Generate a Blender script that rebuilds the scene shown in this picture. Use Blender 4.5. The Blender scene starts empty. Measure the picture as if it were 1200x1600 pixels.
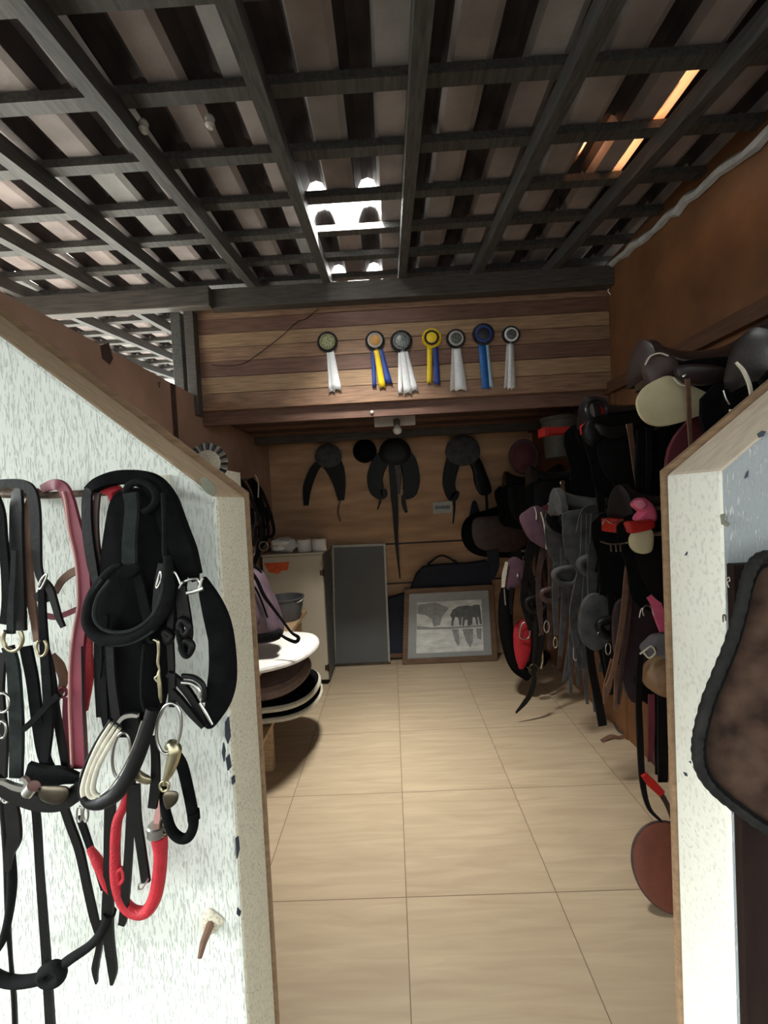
import bpy, bmesh, math, random
from mathutils import Vector, Matrix, noise
random.seed(7)
sc = bpy.context.scene
COL = sc.collection
PI = math.pi
V = Vector

# ------------------------------------------------------------------ camera, world, light, exposure
F, PITCH, ROLL, YAW, H = 645.46, .0258, -.051, -.0177, 1.5984
cp, sp, cr, sr, cy, sy = math.cos(PITCH), math.sin(PITCH), math.cos(ROLL), math.sin(ROLL), math.cos(YAW), math.sin(YAW)
FWD = V((sy*cp, cy*cp, -sp)); R0 = V((cy, -sy, 0)); U0 = R0.cross(FWD)
RIGHT = R0*cr + U0*sr; UP = U0*cr - R0*sr
cam_data = bpy.data.cameras.new('camera'); cam = bpy.data.objects.new('camera', cam_data); COL.objects.link(cam)
cam_data.lens = F*36/1600; cam_data.sensor_width = 36; cam_data.sensor_fit = 'AUTO'; cam_data.clip_start = .02
cam.matrix_world = Matrix(((RIGHT.x, UP.x, -FWD.x, 0), (RIGHT.y, UP.y, -FWD.y, 0), (RIGHT.z, UP.z, -FWD.z, H), (0, 0, 0, 1)))
sc.camera = cam
sc.view_settings.view_transform = 'Standard'; sc.view_settings.look = 'None'
sc.view_settings.gamma = 1; sc.view_settings.use_curve_mapping = False
sc.view_settings.exposure = 1.32
sc.cycles.use_denoising = True
sc.cycles.max_bounces = 10; sc.cycles.diffuse_bounces = 6; sc.cycles.transparent_max_bounces = 12
sc.cycles.sample_clamp_indirect = 4
world = bpy.data.worlds.new('overcast_sky'); sc.world = world; world.use_nodes = True
WN = world.node_tree.nodes; WK = world.node_tree.links
bg = WN['Background']; bg.inputs[0].default_value = (.94, 1.0, .985, 1)
wtc = WN.new('ShaderNodeTexCoord'); wsx = WN.new('ShaderNodeSeparateXYZ'); WK.new(wtc.outputs['Generated'], wsx.inputs[0])
wmr = WN.new('ShaderNodeMapRange'); wmr.inputs[1].default_value = -1; wmr.inputs[2].default_value = -.25; wmr.inputs[3].default_value = 13.; wmr.inputs[4].default_value = 0.
wel = WN.new('ShaderNodeMapRange'); wel.inputs[1].default_value = .08; wel.inputs[2].default_value = .35; wel.inputs[3].default_value = 0; wel.inputs[4].default_value = 1
wmu = WN.new('ShaderNodeMath'); wmu.operation = 'MULTIPLY_ADD'; wmu.inputs[2].default_value = 1.05
WK.new(wsx.outputs[0], wmr.inputs[0]); WK.new(wsx.outputs[2], wel.inputs[0]); WK.new(wmr.outputs[0], wmu.inputs[0]); WK.new(wel.outputs[0], wmu.inputs[1]); WK.new(wmu.outputs[0], bg.inputs[1])          # brighter sky to the left

def area(name, loc, sx, sy_, watt, col=(1, 1, 1), spread=1.9, tilt=0.):
    d = bpy.data.lights.new(name, 'AREA'); d.shape = 'RECTANGLE'; d.size = sx; d.size_y = sy_; d.energy = watt; d.color = col; d.spread = spread
    o = bpy.data.objects.new(name, d); COL.objects.link(o); o.location = loc; o.rotation_euler = (tilt, 0, 0)
    return o
def roof_z(y): return 2.89 + .12*(y-2)
# daylight over the glass roof tiles
area('skylight_daylight', (-.148, 2.04, roof_z(2.04)+.24), .33, .26, 17.5, (1, .97, .91), 1.35, .22)
area('skylight_daylight_far', (-.148, 2.84, roof_z(2.84)+.24), .33, .24, 12, (1, .97, .92), 2.4)

# ------------------------------------------------------------------ helpers
def L(r, g, b):
    f = lambda c: (c/255/12.92) if c/255 <= .04045 else ((c/255+.055)/1.055)**2.4
    return (f(r), f(g), f(b), 1)
def mul(c, k): return (min(1, c[0]*k), min(1, c[1]*k), min(1, c[2]*k), 1)

def at(px, py, X=None, Y=None, Z=None):
    d = RIGHT*((px-600)/F) - UP*((py-800)/F) + FWD
    t = X/d.x if X is not None else (Y/d.y if Y is not None else (Z-H)/d.z)
    return V((d.x*t, d.y*t, d.z*t+H))

def nodes(m):
    m.use_nodes = True
    return m.node_tree.nodes, m.node_tree.links, m.node_tree.nodes['Principled BSDF']

def mat(name, col, rough=.6, metal=0., var=.2, scale=25., bump=.0, bscale=120., stretch=(1, 1, 1), spec=.5, col2=None, sheen=0.):
    m = bpy.data.materials.new(name); N, K, B = nodes(m)
    tc = N.new('ShaderNodeTexCoord'); mp = N.new('ShaderNodeMapping'); mp.inputs['Scale'].default_value = stretch
    K.new(tc.outputs['Object'], mp.inputs['Vector'])
    nz = N.new('ShaderNodeTexNoise'); nz.inputs['Scale'].default_value = scale; nz.inputs['Detail'].default_value = 5
    K.new(mp.outputs[0], nz.inputs['Vector'])
    rp = N.new('ShaderNodeValToRGB'); rp.color_ramp.elements[0].position = .3; rp.color_ramp.elements[1].position = .7
    rp.color_ramp.elements[0].color = mul(col, 1-var); rp.color_ramp.elements[1].color = col2 or mul(col, 1+var)
    K.new(nz.outputs[0], rp.inputs[0]); K.new(rp.outputs[0], B.inputs['Base Color'])
    B.inputs['Roughness'].default_value = rough; B.inputs['Metallic'].default_value = metal
    B.inputs['Specular IOR Level'].default_value = spec
    if sheen: B.inputs['Sheen Weight'].default_value = sheen
    if bump:
        n2 = N.new('ShaderNodeTexNoise'); n2.inputs['Scale'].default_value = bscale; n2.inputs['Detail'].default_value = 4
        K.new(mp.outputs[0], n2.inputs['Vector'])
        bp = N.new('ShaderNodeBump'); bp.inputs['Strength'].default_value = bump; bp.inputs['Distance'].default_value = .004
        K.new(n2.outputs[0], bp.inputs['Height']); K.new(bp.outputs[0], B.inputs['Normal'])
    return m

class MB:
    """collects shapes (world coordinates) into one mesh"""
    def __init__(s): s.v = []; s.f = []; s.mi = []; s.cur = 0
    def add(s, vs, fs):
        b = len(s.v); s.v += [V(p) for p in vs]; s.f += [tuple(i+b for i in f) for f in fs]; s.mi += [s.cur]*len(fs); return s
    def box(s, lo, hi, M=None):
        x0, y0, z0 = lo; x1, y1, z1 = hi
        vs = [V(p) for p in ((x0,y0,z0),(x1,y0,z0),(x1,y1,z0),(x0,y1,z0),(x0,y0,z1),(x1,y0,z1),(x1,y1,z1),(x0,y1,z1))]
        if M: vs = [M @ p for p in vs]
        return s.add(vs, [(0,3,2,1),(4,5,6,7),(0,1,5,4),(1,2,6,5),(2,3,7,6),(3,0,4,7)])
    def tube(s, pts, r, seg=8, closed=False, flat=1., nrm=None):
        n = len(pts); rs = r if isinstance(r, (list, tuple)) else [r]*n
        ref = V(nrm) if nrm else V((.13, -.9, .31)); vs = []; fs = []
        for i, p in enumerate(pts):
            a = pts[(i-1) % n] if closed or i else pts[0]; b = pts[(i+1) % n] if closed or i < n-1 else pts[-1]
            t = (V(b)-V(a)); t = t.normalized() if t.length > 1e-9 else V((0, 0, 1))
            side = t.cross(ref); side = side.normalized() if side.length > 1e-5 else t.orthogonal().normalized()
            up = side.cross(t)
            for k in range(seg):
                an = 2*PI*k/seg; vs.append(V(p) + side*(math.cos(an)*rs[i]) + up*(math.sin(an)*rs[i]*flat))
        m = n if closed else n-1
        for i in range(m):
            j = (i+1) % n
            for k in range(seg):
                q = (k+1) % seg; fs.append((i*seg+k, i*seg+q, j*seg+q, j*seg+k))
        if not closed: fs += [tuple(range(seg-1, -1, -1)), tuple((n-1)*seg+k for k in range(seg))]
        return s.add(vs, fs)
    def strap(s, pts, w, th=.004, nrm=(0, -1, 0)):
        n = len(pts); ws = w if isinstance(w, (list, tuple)) else [w]*n; vs = []; fs = []
        for i, p in enumerate(pts):
            t = (V(pts[min(i+1, n-1)])-V(pts[max(i-1, 0)])).normalized()
            N_ = V(nrm[i]) if isinstance(nrm, list) else V(nrm)
            side = t.cross(N_); side = side.normalized() if side.length > 1e-4 else V((1, 0, 0))
            up = side.cross(t); w2 = ws[i]/2
            for a, b in ((-w2, -th/2), (-w2*.9, th*.5), (w2*.9, th*.5), (w2, -th/2)): vs.append(V(p)+side*a+up*b)
        for i in range(n-1):
            for k in range(4):
                q = (k+1) % 4; fs.append((i*4+k, i*4+q, i*4+4+q, i*4+4+k))
        fs += [(3, 2, 1, 0), tuple((n-1)*4+k for k in range(4))]
        return s.add(vs, fs)
    def prism(s, pts, off):
        n = len(pts); o = V(off); vs = [V(p) for p in pts] + [V(p)+o for p in pts]
        fs = [tuple(range(n)), tuple(range(2*n-1, n-1, -1))] + [(i, i+n, (i+1) % n+n, (i+1) % n) for i in range(n)]
        return s.add(vs, fs)
    def puff(s, pts, nrm, th, rings=5, back=True, edge=.25):
        """outline swelling to thickness th in the middle (th/2 to either side); edge = share kept at the rim"""
        n = len(pts); c = sum((V(p) for p in pts), V())/n; nn = V(nrm).normalized(); vs = []; fs = []
        for side in (1, -1):
            base = len(vs)
            for k in range(rings):
                f = k/rings; hgt = th/2*(edge+(1-edge)*math.sqrt(1-(1-f)**2))
                for p in pts: vs.append(V(p).lerp(c, f) + nn*(side*hgt))
            vs.append(c + nn*side*th/2); ci = len(vs)-1
            for k in range(rings-1):
                for i in range(n):
                    j = (i+1) % n; q = (base+k*n+i, base+k*n+j, base+k*n+n+j, base+k*n+n+i); fs.append(q if side > 0 else q[::-1])
            for i in range(n):
                q = (base+(rings-1)*n+i, base+(rings-1)*n+(i+1) % n, ci); fs.append(q if side > 0 else q[::-1])
        h2 = n*rings+1
        for i in range(n):
            j = (i+1) % n; fs.append((i, h2+i, h2+j, j))
        return s.add(vs, fs)
    def lathe(s, prof, c, ax=(0, 0, 1), seg=24):
        a = V(ax).normalized(); u = a.orthogonal().normalized(); w = a.cross(u); vs = []; fs = []; n = len(prof)
        for r, z in prof:
            for k in range(seg):
                an = 2*PI*k/seg; vs.append(V(c)+a*z+u*(r*math.cos(an))+w*(r*math.sin(an)))
        for i in range(n-1):
            for k in range(seg):
                q = (k+1) % seg; fs.append((i*seg+k, i*seg+q, i*seg+seg+q, i*seg+seg+k))
        if prof[0][0] > 1e-4: fs.append(tuple(range(seg-1, -1, -1)))
        if prof[-1][0] > 1e-4: fs.append(tuple((n-1)*seg+k for k in range(seg)))
        return s.add(vs, fs)
    def grid(s, fn, nu, nv, closed_u=False):
        vs = [fn(i/(nu if closed_u else nu-1), j/(nv-1)) for j in range(nv) for i in range(nu)]; fs = []
        for j in range(nv-1):
            for i in range(nu if closed_u else nu-1):
                k = (i+1) % nu; fs.append((j*nu+i, j*nu+k, j*nu+nu+k, j*nu+nu+i))
        return s.add(vs, fs)
    def build(s, name, m, parent=None, smooth=False, bevel=0., solid=0., sub=0, origin=None, angle=40):
        me = bpy.data.meshes.new(name)
        if parent is not None:
            r = parent
            while r.parent: r = r.parent
            o0 = V(r['_o'])
        else:
            if origin is None:
                xs = [p.x for p in s.v]; ys = [p.y for p in s.v]; zs = [p.z for p in s.v]
                origin = ((min(xs)+max(xs))/2, (min(ys)+max(ys))/2, min(zs))
            o0 = V(origin)
        me.from_pydata([tuple(p-o0) for p in s.v], [], s.f)
        for mm in (m if isinstance(m, (list, tuple)) else [m]): me.materials.append(mm)
        for p, i in zip(me.polygons, s.mi): p.material_index = i
        bm = bmesh.new(); bm.from_mesh(me); bmesh.ops.remove_doubles(bm, verts=bm.verts, dist=1e-6)
        bmesh.ops.recalc_face_normals(bm, faces=bm.faces); bm.to_mesh(me); bm.free()
        if smooth:
            me.polygons.foreach_set('use_smooth', [True]*len(me.polygons))
            try: me.set_sharp_from_angle(angle=math.radians(angle))
            except Exception: pass
        o = bpy.data.objects.new(name, me); COL.objects.link(o)
        if parent is not None: o.parent = parent
        else: o.location = o0; o['_o'] = tuple(o0)
        if solid: md = o.modifiers.new('s', 'SOLIDIFY'); md.thickness = solid; md.offset = 0
        if bevel: md = o.modifiers.new('b', 'BEVEL'); md.width = bevel; md.segments = 2; md.limit_method = 'ANGLE'
        if sub: md = o.modifiers.new('u', 'SUBSURF'); md.levels = sub; md.render_levels = sub
        return o

def tag(o, label, cat, group=None):
    o['label'] = label; o['category'] = cat
    if group: o['group'] = group
    return o
def thing(name, label, cat, loc, group=None):
    o = bpy.data.objects.new(name, None); COL.objects.link(o); o.location = loc; o['_o'] = tuple(loc); o.empty_display_size = .05
    return tag(o, label, cat, group)
def struct(o): o['kind'] = 'structure'; return o

def cr_(pts, k=5, closed=False):
    """Catmull-Rom through pts"""
    P = [V(p) for p in pts]; n = len(P); out = []
    if n < 3: 
        return [P[0].lerp(P[-1], i/k) for i in range(k+1)]
    m = n if closed else n-1
    for i in range(m):
        p0 = P[(i-1) % n] if closed or i else P[0]*2-P[1]; p1 = P[i]; p2 = P[(i+1) % n]
        p3 = P[(i+2) % n] if closed or i < n-2 else P[-1]*2-P[-2]
        for j in range(k):
            t = j/k
            out.append(.5*((2*p1)+(p2-p0)*t+(2*p0-5*p1+4*p2-p3)*t*t+(3*p1-p0-3*p2+p3)*t**3))
    if not closed: out.append(P[-1])
    return out
def path(pp, Y, k=5, closed=False, X=None):
    """points (px, py[, Y]) of the photograph laid onto the plane at depth Y (or side wall X)"""
    if X is not None: return cr_([at(p[0], p[1], X=(p[2] if len(p) > 2 else X)) for p in pp], k, closed)
    return cr_([at(p[0], p[1], Y=(p[2] if len(p) > 2 else Y)) for p in pp], k, closed)
def lerpw(ws, n):
    if not isinstance(ws, (list, tuple)): return ws
    out = []
    for i in range(n):
        f = i/(n-1)*(len(ws)-1); a = min(int(f), len(ws)-2); out.append(ws[a]*(1-f+a)+ws[a+1]*(f-a))
    return out
def strapP(name, pp, w, Y, m, parent=None, th=.004, nrm=(0, -1, 0), smooth=True, origin=None):
    P = path(pp, Y); s = Y/F; ww = lerpw([q*s for q in w] if isinstance(w, (list, tuple)) else w*s, len(P))
    return MB().strap(P, ww, th, nrm).build(name, m, parent, smooth=smooth, angle=30)
def ropeP(name, pp, r, Y, m, parent=None, closed=False, seg=8, flat=1.):
    P = path(pp, Y, 6, closed); s = Y/F; rr = lerpw([q*s for q in r] if isinstance(r, (list, tuple)) else r*s, len(P))
    return MB().tube(P, rr, seg, closed, flat).build(name, m, parent, smooth=True, angle=60)
def ringP(name, cx, cy_, rx, ry, r, Y, m, parent=None, tilt=0., depth=0., a0=0, a1=360):
    n = 28; pts = []; full = (a1-a0 >= 360)
    for i in range(n if full else n+1):
        a = math.radians(a0+(a1-a0)*i/n); x = rx*math.cos(a); y = ry*math.sin(a)
        X_ = x*math.cos(tilt)-y*math.sin(tilt); Y_ = x*math.sin(tilt)+y*math.cos(tilt)
        pts.append(at(cx+X_, cy_+Y_, Y=Y-depth*math.cos(a)))
    return MB().tube(pts, r*Y/F, 8, full).build(name, m, parent, smooth=True, angle=60)
def puffP(name, pp, Y, th, m, parent=None, k=4, edge=.3, nrm=(0, -1, 0), rings=5):
    P = path(pp, Y, k, True)
    return MB().puff(P, nrm, th, rings, edge=edge).build(name, m, parent, smooth=True, angle=50)

# ------------------------------------------------------------------ materials
BLK = mat('black_leather', L(20, 19, 19), .45, var=.3, bump=.15, spec=.2)
BLKW = mat('black_webbing', L(22, 22, 23), .85, var=.25, scale=60, bump=.4, bscale=500, spec=.08)
GRYW = mat('dusty_webbing', L(40, 44, 43), .9, var=.25, scale=50, bump=.4, bscale=500, spec=.1)
FELT = mat('black_felt', L(19, 19, 20), .95, var=.3, scale=40, bump=.3, bscale=300, spec=.03)
BRN = mat('brown_leather', L(108, 78, 60), .55, var=.25, bump=.15)
DBRN = mat('dark_brown_leather', L(62, 44, 40), .5, var=.3, bump=.15)
ROSE = mat('rose_leather', L(126, 48, 63), .5, var=.12, scale=14, bump=.1)
ROSEL = mat('pale_leather_edge', L(190, 140, 134), .6, var=.1)
REDR = mat('red_rope', L(172, 24, 38), .6, var=.15, scale=60, bump=.5, bscale=350)
REDP = mat('red_plastic', L(168, 34, 28), .45, var=.1)
STEEL = mat('steel', L(190, 188, 182), .28, 1., var=.12)
BRASS = mat('brass', L(176, 168, 138), .35, 1., var=.18)
BRONZE = mat('dark_bronze', L(92, 84, 72), .38, 1., var=.25)
RUST = mat('rusty_iron', L(70, 60, 54), .6, .6, var=.5, scale=60, col2=L(150, 130, 112), bump=.3)
CREAM = mat('cream_felt', L(196, 184, 150), .95, var=.12, scale=12, spec=.1, bump=.2, bscale=260)
CREAML = mat('worn_cream_lining', L(196, 190, 172), .8, var=.15, scale=60)
PINK = mat('pink_fabric', L(214, 92, 124), .8, var=.12, scale=30)
MAUVE = mat('mauve_fabric', L(92, 64, 78), .85, var=.2, scale=18, bump=.2)
MAROON = mat('maroon_fabric', L(92, 32, 42), .85, var=.2, scale=18, bump=.2)
DUST = mat('dusty_grey_leather', L(62, 62, 63), .75, var=.45, scale=22, bump=.2)
GREYF = mat('grey_fabric', L(98, 92, 96), .9, var=.2, bump=.2)
NAVY = mat('navy_fabric', L(30, 36, 50), .85, var=.2)
WHITEF = mat('white_fabric', L(226, 222, 216), .8, var=.05)
TAN = mat('tan_leather', L(128, 98, 70), .6, var=.2)

# painted, scratch-textured plaster
def plaster(name, base, dark, rough_scale=1., bump=.6, stretch=(420, 420, 64)):
    m = bpy.data.materials.new(name); N, K, B = nodes(m)
    tc = N.new('ShaderNodeTexCoord'); mp = N.new('ShaderNodeMapping'); mp.inputs['Scale'].default_value = stretch
    K.new(tc.outputs['Object'], mp.inputs['Vector'])
    a = N.new('ShaderNodeTexNoise'); a.inputs['Scale'].default_value = rough_scale; a.inputs['Detail'].default_value = 3; K.new(mp.outputs[0], a.inputs['Vector'])
    r = N.new('ShaderNodeValToRGB'); r.color_ramp.elements[0].position = .33; r.color_ramp.elements[1].position = .46
    r.color_ramp.elements[0].color = (0, 0, 0, 1); K.new(a.outputs[0], r.inputs[0])
    b = N.new('ShaderNodeTexNoise'); b.inputs['Scale'].default_value = 7; b.inputs['Detail'].default_value = 6; K.new(tc.outputs['Object'], b.inputs['Vector'])
    r2 = N.new('ShaderNodeValToRGB'); r2.color_ramp.elements[0].position = .3; r2.color_ramp.elements[1].position = .62
    r2.color_ramp.elements[0].color = mul(base, .96); r2.color_ramp.elements[1].color = base; K.new(b.outputs[0], r2.inputs[0])
    mx = N.new('ShaderNodeMix'); mx.data_type = 'RGBA'; mx.inputs[6].default_value = dark
    K.new(r.outputs[0], mx.inputs[0]); K.new(r2.outputs[0], mx.inputs[7]); K.new(mx.outputs[2], B.inputs['Base Color'])
    bp = N.new('ShaderNodeBump'); bp.inputs['Strength'].default_value = bump; bp.inputs['Distance'].default_value = .004
    K.new(r.outputs[0], bp.inputs['Height']); K.new(bp.outputs[0], B.inputs['Normal']); B.inputs['Roughness'].default_value = .75
    return m
PLW = plaster('white_scratched_plaster', L(228, 231, 222), L(202, 207, 197), 1., .7)
PLJ = plaster('worn_cream_plaster', L(216, 208, 186), L(172, 164, 144), 1.2, .5, (260, 260, 200))
PLR = plaster('white_jamb_paint', L(228, 227, 214), L(213, 211, 198), 1., .3, (120, 120, 90))
PLG = plaster('grey_scratched_plaster', L(150, 154, 156), L(186, 188, 187), 1., .7, (260, 260, 50))
CAPW = mat('painted_coping', L(212, 196, 174), .8, var=.14, scale=9, stretch=(2, 7, 2), bump=.3)
CAP = mat('worn_wood_coping', L(186, 160, 130), .75, var=.25, scale=14, stretch=(2, 12, 2), bump=.3)

def wood(name, c1, c2, stretch=(1.2, 14, 14), rough=.6, scale=6., bump=.15):
    return mat(name, c1, rough, var=.25, scale=scale, stretch=stretch, col2=c2, bump=bump, bscale=14)
W_A = wood('plank_wood_brown', L(126, 94, 72), L(156, 120, 94))
W_B = wood('plank_wood_dark', L(98, 68, 56), L(120, 86, 70))
W_C = wood('plank_wood_tan', L(146, 116, 86), L(172, 138, 106))
BEAM = wood('old_beam_wood', L(62, 57, 54), L(84, 77, 71))
RAFT = wood('rafter_wood', L(58, 57, 56), L(82, 80, 77), (14, 1.2, 14))
PLY = mat('plywood_panel', L(110, 72, 42), .6, var=.16, scale=5, col2=L(128, 86, 52), bump=.1, bscale=60)
PLYB = mat('back_wall_board', L(172, 134, 100), .65, var=.2, scale=4, stretch=(.5, 3, 3), col2=L(196, 156, 120), bump=.1)
PLYL = mat('reddish_board', L(158, 124, 106), .6, var=.16, scale=4, col2=L(176, 140, 120), bump=.1)
EDGEW = wood('thin_lining_wood', L(138, 110, 84), L(158, 128, 98))
RAIL = wood('rail_wood', L(84, 54, 34), L(100, 66, 42), (14, 1.2, 14))
CLAY = mat('weathered_clay', L(134, 126, 126), .9, var=.22, scale=5, col2=L(162, 152, 150), bump=.3, bscale=80)
CLAYG = mat('shaded_hollow_clay', L(50, 46, 47), .9, var=.25, scale=6, col2=L(66, 58, 59), bump=.3, bscale=80)  # darker clay for the cover rolls, the shade of their hollows painted in
CLAYP = mat('grey_clay', L(146, 144, 144), .9, var=.2, scale=6, bump=.3, bscale=80)

def transmit(name, col, trans, rough=.3):
    m = bpy.data.materials.new(name); m.use_nodes = True; N = m.node_tree.nodes; K = m.node_tree.links; N.remove(N['Principled BSDF'])
    t = N.new('ShaderNodeBsdfTranslucent'); t.inputs[0].default_value = col
    p = N.new('ShaderNodeBsdfTransparent'); p.inputs[0].default_value = col
    g = N.new('ShaderNodeBsdfGlossy'); g.inputs[1].default_value = rough; g.inputs[0].default_value = (.8, .8, .8, 1)
    a = N.new('ShaderNodeMixShader'); a.inputs[0].default_value = trans; K.new(t.outputs[0], a.inputs[1]); K.new(p.outputs[0], a.inputs[2])
    b = N.new('ShaderNodeMixShader'); b.inputs[0].default_value = .06; K.new(a.outputs[0], b.inputs[1]); K.new(g.outputs[0], b.inputs[2])
    K.new(b.outputs[0], N['Material Output'].inputs[0]); return m
GLASS = transmit('ribbed_glass_tile', (.95, .97, .96, 1), .85)
ORANGE = transmit('thin_orange_tile', (1., .40, .17, 1), .6)

# floor tiles: 60 cm, veined across the room
def floor_mat():
    m = bpy.data.materials.new('veined_porcelain'); N, K, B = nodes(m)
    tc = N.new('ShaderNodeTexCoord'); sx = N.new('ShaderNodeSeparateXYZ'); K.new(tc.outputs['Object'], sx.inputs[0])
    def math_(op, a, b=None):
        n = N.new('ShaderNodeMath'); n.operation = op
        for i, q in enumerate((a, b)):
            if q is None: continue
            if isinstance(q, (int, float)): n.inputs[i].default_value = q
            else: K.new(q, n.inputs[i])
        return n.outputs[0]
    cell = []; lines = []
    for k, off in ((0, .018), (1, -1.625)):
        q = math_('DIVIDE', math_('ADD', sx.outputs[k], off), .6); cell.append(math_('FLOOR', q))
        fr = math_('FRACT', q); d = math_('MINIMUM', fr, math_('SUBTRACT', 1., fr)); lines.append(math_('LESS_THAN', d, .0028))
    grout = math_('MAXIMUM', lines[0], lines[1])
    cb = N.new('ShaderNodeCombineXYZ'); K.new(cell[0], cb.inputs[0]); K.new(cell[1], cb.inputs[1])
    wn = N.new('ShaderNodeTexWhiteNoise'); wn.noise_dimensions = '2D'; K.new(cb.outputs[0], wn.inputs['Vector'])
    mp = N.new('ShaderNodeMapping'); mp.inputs['Scale'].default_value = (1.6, 15, 1); K.new(tc.outputs['Object'], mp.inputs['Vector'])
    va = N.new('ShaderNodeVectorMath'); va.operation = 'MULTIPLY_ADD'; va.inputs[1].default_value = (9, 9, 9)
    K.new(wn.outputs['Color'], va.inputs[0]); K.new(mp.outputs[0], va.inputs[2])
    nz = N.new('ShaderNodeTexNoise'); nz.inputs['Scale'].default_value = 1.6; nz.inputs['Detail'].default_value = 8; nz.inputs['Distortion'].default_value = .6; K.new(va.outputs[0], nz.inputs['Vector'])
    rp = N.new('ShaderNodeValToRGB'); e = rp.color_ramp.elements; e[0].position = .32; e[0].color = L(178, 157, 131); e[1].position = .7; e[1].color = L(196, 176, 148)
    e2 = e.new(.5); e2.color = L(185, 165, 138); K.new(nz.outputs[0], rp.inputs[0])
    mx = N.new('ShaderNodeMix'); mx.data_type = 'RGBA'; mx.inputs[7].default_value = L(116, 98, 80); K.new(grout, mx.inputs[0]); K.new(rp.outputs[0], mx.inputs[6])
    K.new(mx.outputs[2], B.inputs['Base Color']); B.inputs['Roughness'].default_value = .42; B.inputs['Specular IOR Level'].default_value = .4
    return m
FLOOR = floor_mat()
GROUND = mat('yard_earth', L(62, 57, 52), .9, var=.1, scale=3)

# ------------------------------------------------------------------ the setting
XL, XR, YF, YB, YG = -1.2, 1.43, .72, 4.15, 2.65     # left wall, right wall, front wall face, back wall, upper plank wall
TW = .145
struct(MB().box((XL-.06, .55, -.08), (XR+.06, YB+.06, 0)).build('floor', FLOOR, origin=(0, 0, 0)))
struct(MB().box((-14, -14, -.14), (14, 14, -.03)).build('ground', GROUND, origin=(0, 0, -.03)))
struct(MB().box((-13.5, YF+TW, -.03), (XL-.07, 13.5, -.022)).build('bounce_ground_left', mat('pale_bounce_ground', L(228, 222, 212), .9, var=.06, scale=3), origin=(0, 0, -.03)))  # pale ground added out of view to bounce light under the left tiles

def front_wall(name, prof, mats, chips):
    mb = MB(); mb.prism([(x, YF, z) for x, z in prof], (0, TW, 0))
    o = mb.build(name, mats, origin=(0, 0, 0))
    for p in o.data.polygons:
        n = p.normal
        p.material_index = 0 if abs(n.y) > .5 else (2 if n.z > .3 else 1)
    md = o.modifiers.new('b', 'BEVEL'); md.width = .007; md.segments = 2
    return struct(o)
WFL = front_wall('wall_front_left', [(-3.6, -.03), (-.307, -.03), (-.305, 1.622), (-.67, 1.925), (-1.12, 2.3), (-3.6, 2.3)], [PLW, PLJ, CAP], None)
WFR = front_wall('wall_front_right', [(3.2, -.03), (.565, -.03), (.570, 1.622), (.78, 1.787), (1.6, 2.42), (3.2, 2.42)], [PLG, PLR, CAPW], None)
# thin plywood lining on the room side of both half walls
struct(MB().prism([(-.303, YF+TW, 0), (-.301, YF+TW, 1.632), (-.67, YF+TW, 1.942), (-1.12, YF+TW, 2.3), (-1.14, YF+TW, 0)], (0, .012, 0)).build('trim_1', EDGEW))
struct(MB().prism([(.561, YF+TW, 0), (.566, YF+TW, 1.632), (.78, YF+TW, 1.80), (1.4, YF+TW, 2.28), (1.4, YF+TW, 0)], (0, .012, 0)).build('trim_2', EDGEW))
# flaked paint patches on the plaster
CHIP = mat('bare_grey_plaster', L(128, 128, 110), .9, var=.2); CHIPB = mat('old_blue_paint', L(48, 56, 68), .8, var=.3)
def chip(parent, pp, m, X=None, Y=None):
    P = [at(x, y, X=X, Y=Y) for x, y in pp]; n = (0, -1, 0) if Y else ((1, 0, 0) if parent is WFL else (-1, 0, 0))
    MB().prism([p+V(n)*.0012 for p in P], V(n)*-.002).build('paint_chip', m, parent)
chip(WFL, [(312, 748), (322, 746), (332, 754), (338, 766), (334, 776), (324, 770), (316, 762)], CHIP, Y=YF)
for pp in ([(352, 1128), (357, 1120), (360, 1150), (356, 1162), (352, 1150)], [(353, 1185), (358, 1178), (361, 1198), (356, 1204)], [(349, 1160), (352, 1172), (350, 1190), (347, 1176)],
           [(368, 1310), (372, 1306), (374, 1326), (370, 1342)], [(361, 868), (365, 862), (366, 880), (362, 888)], [(371, 1418), (376, 1424), (374, 1432), (370, 1428)], [(362, 1215), (366, 1211), (367, 1222), (363, 1226)]):
    chip(WFL, pp, CHIPB, X=-.3065)
chip(WFR, [(1126, 804), (1133, 802), (1132, 812), (1140, 818), (1137, 823), (1128, 819)], CHIP, X=.5675)
for pp in ([(1183, 678), (1190, 673), (1197, 674), (1192, 682), (1186, 684)], [(1166, 738), (1169, 735), (1168, 745), (1163, 748)]): chip(WFR, pp, CHIPB, Y=YF)
for pp in ([(1068, 1206), (1073, 1208), (1074, 1213), (1071, 1212)], [(1077, 1190), (1079, 1189), (1080, 1193)], [(1070, 868), (1074, 862), (1073, 867)]): chip(WFR, pp, CHIPB, X=.5675)

# left wall: reddish boards with a cover batten; right wall: plywood above a rail, boards below
wl = MB().box((XL-.03, YF+TW, 0), (XL, 2.33, 2.325)).box((XL-.03, 2.335, 0), (XL, YB, 2.325)).build('wall_left', PLYL, origin=(0, 0, 0)); struct(wl)
MB().box((XL-.002, 2.31, .0), (XL+.012, 2.345, 2.32)).build('cover_batten', DBRN, wl)
MB().prism([at(x, y, X=XL+.002) for x, y in ((157, 540), (170, 535), (177, 560), (172, 570), (160, 560))], (-.003, 0, 0)).build('stain', DBRN, wl)
for nm, pp in (('nail', [(247, 598), (251, 596), (250, 606)]),):
    MB().prism([at(x, y, X=XL+.004) for x, y in pp], (-.006, 0, 0)).build(nm, RUST, wl)
wr = MB().box((XR, YF+TW, 2.26), (XR+.03, YB, 3.02)).build('wall_right', PLY, origin=(0, 0, 0)); struct(wr)
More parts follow.
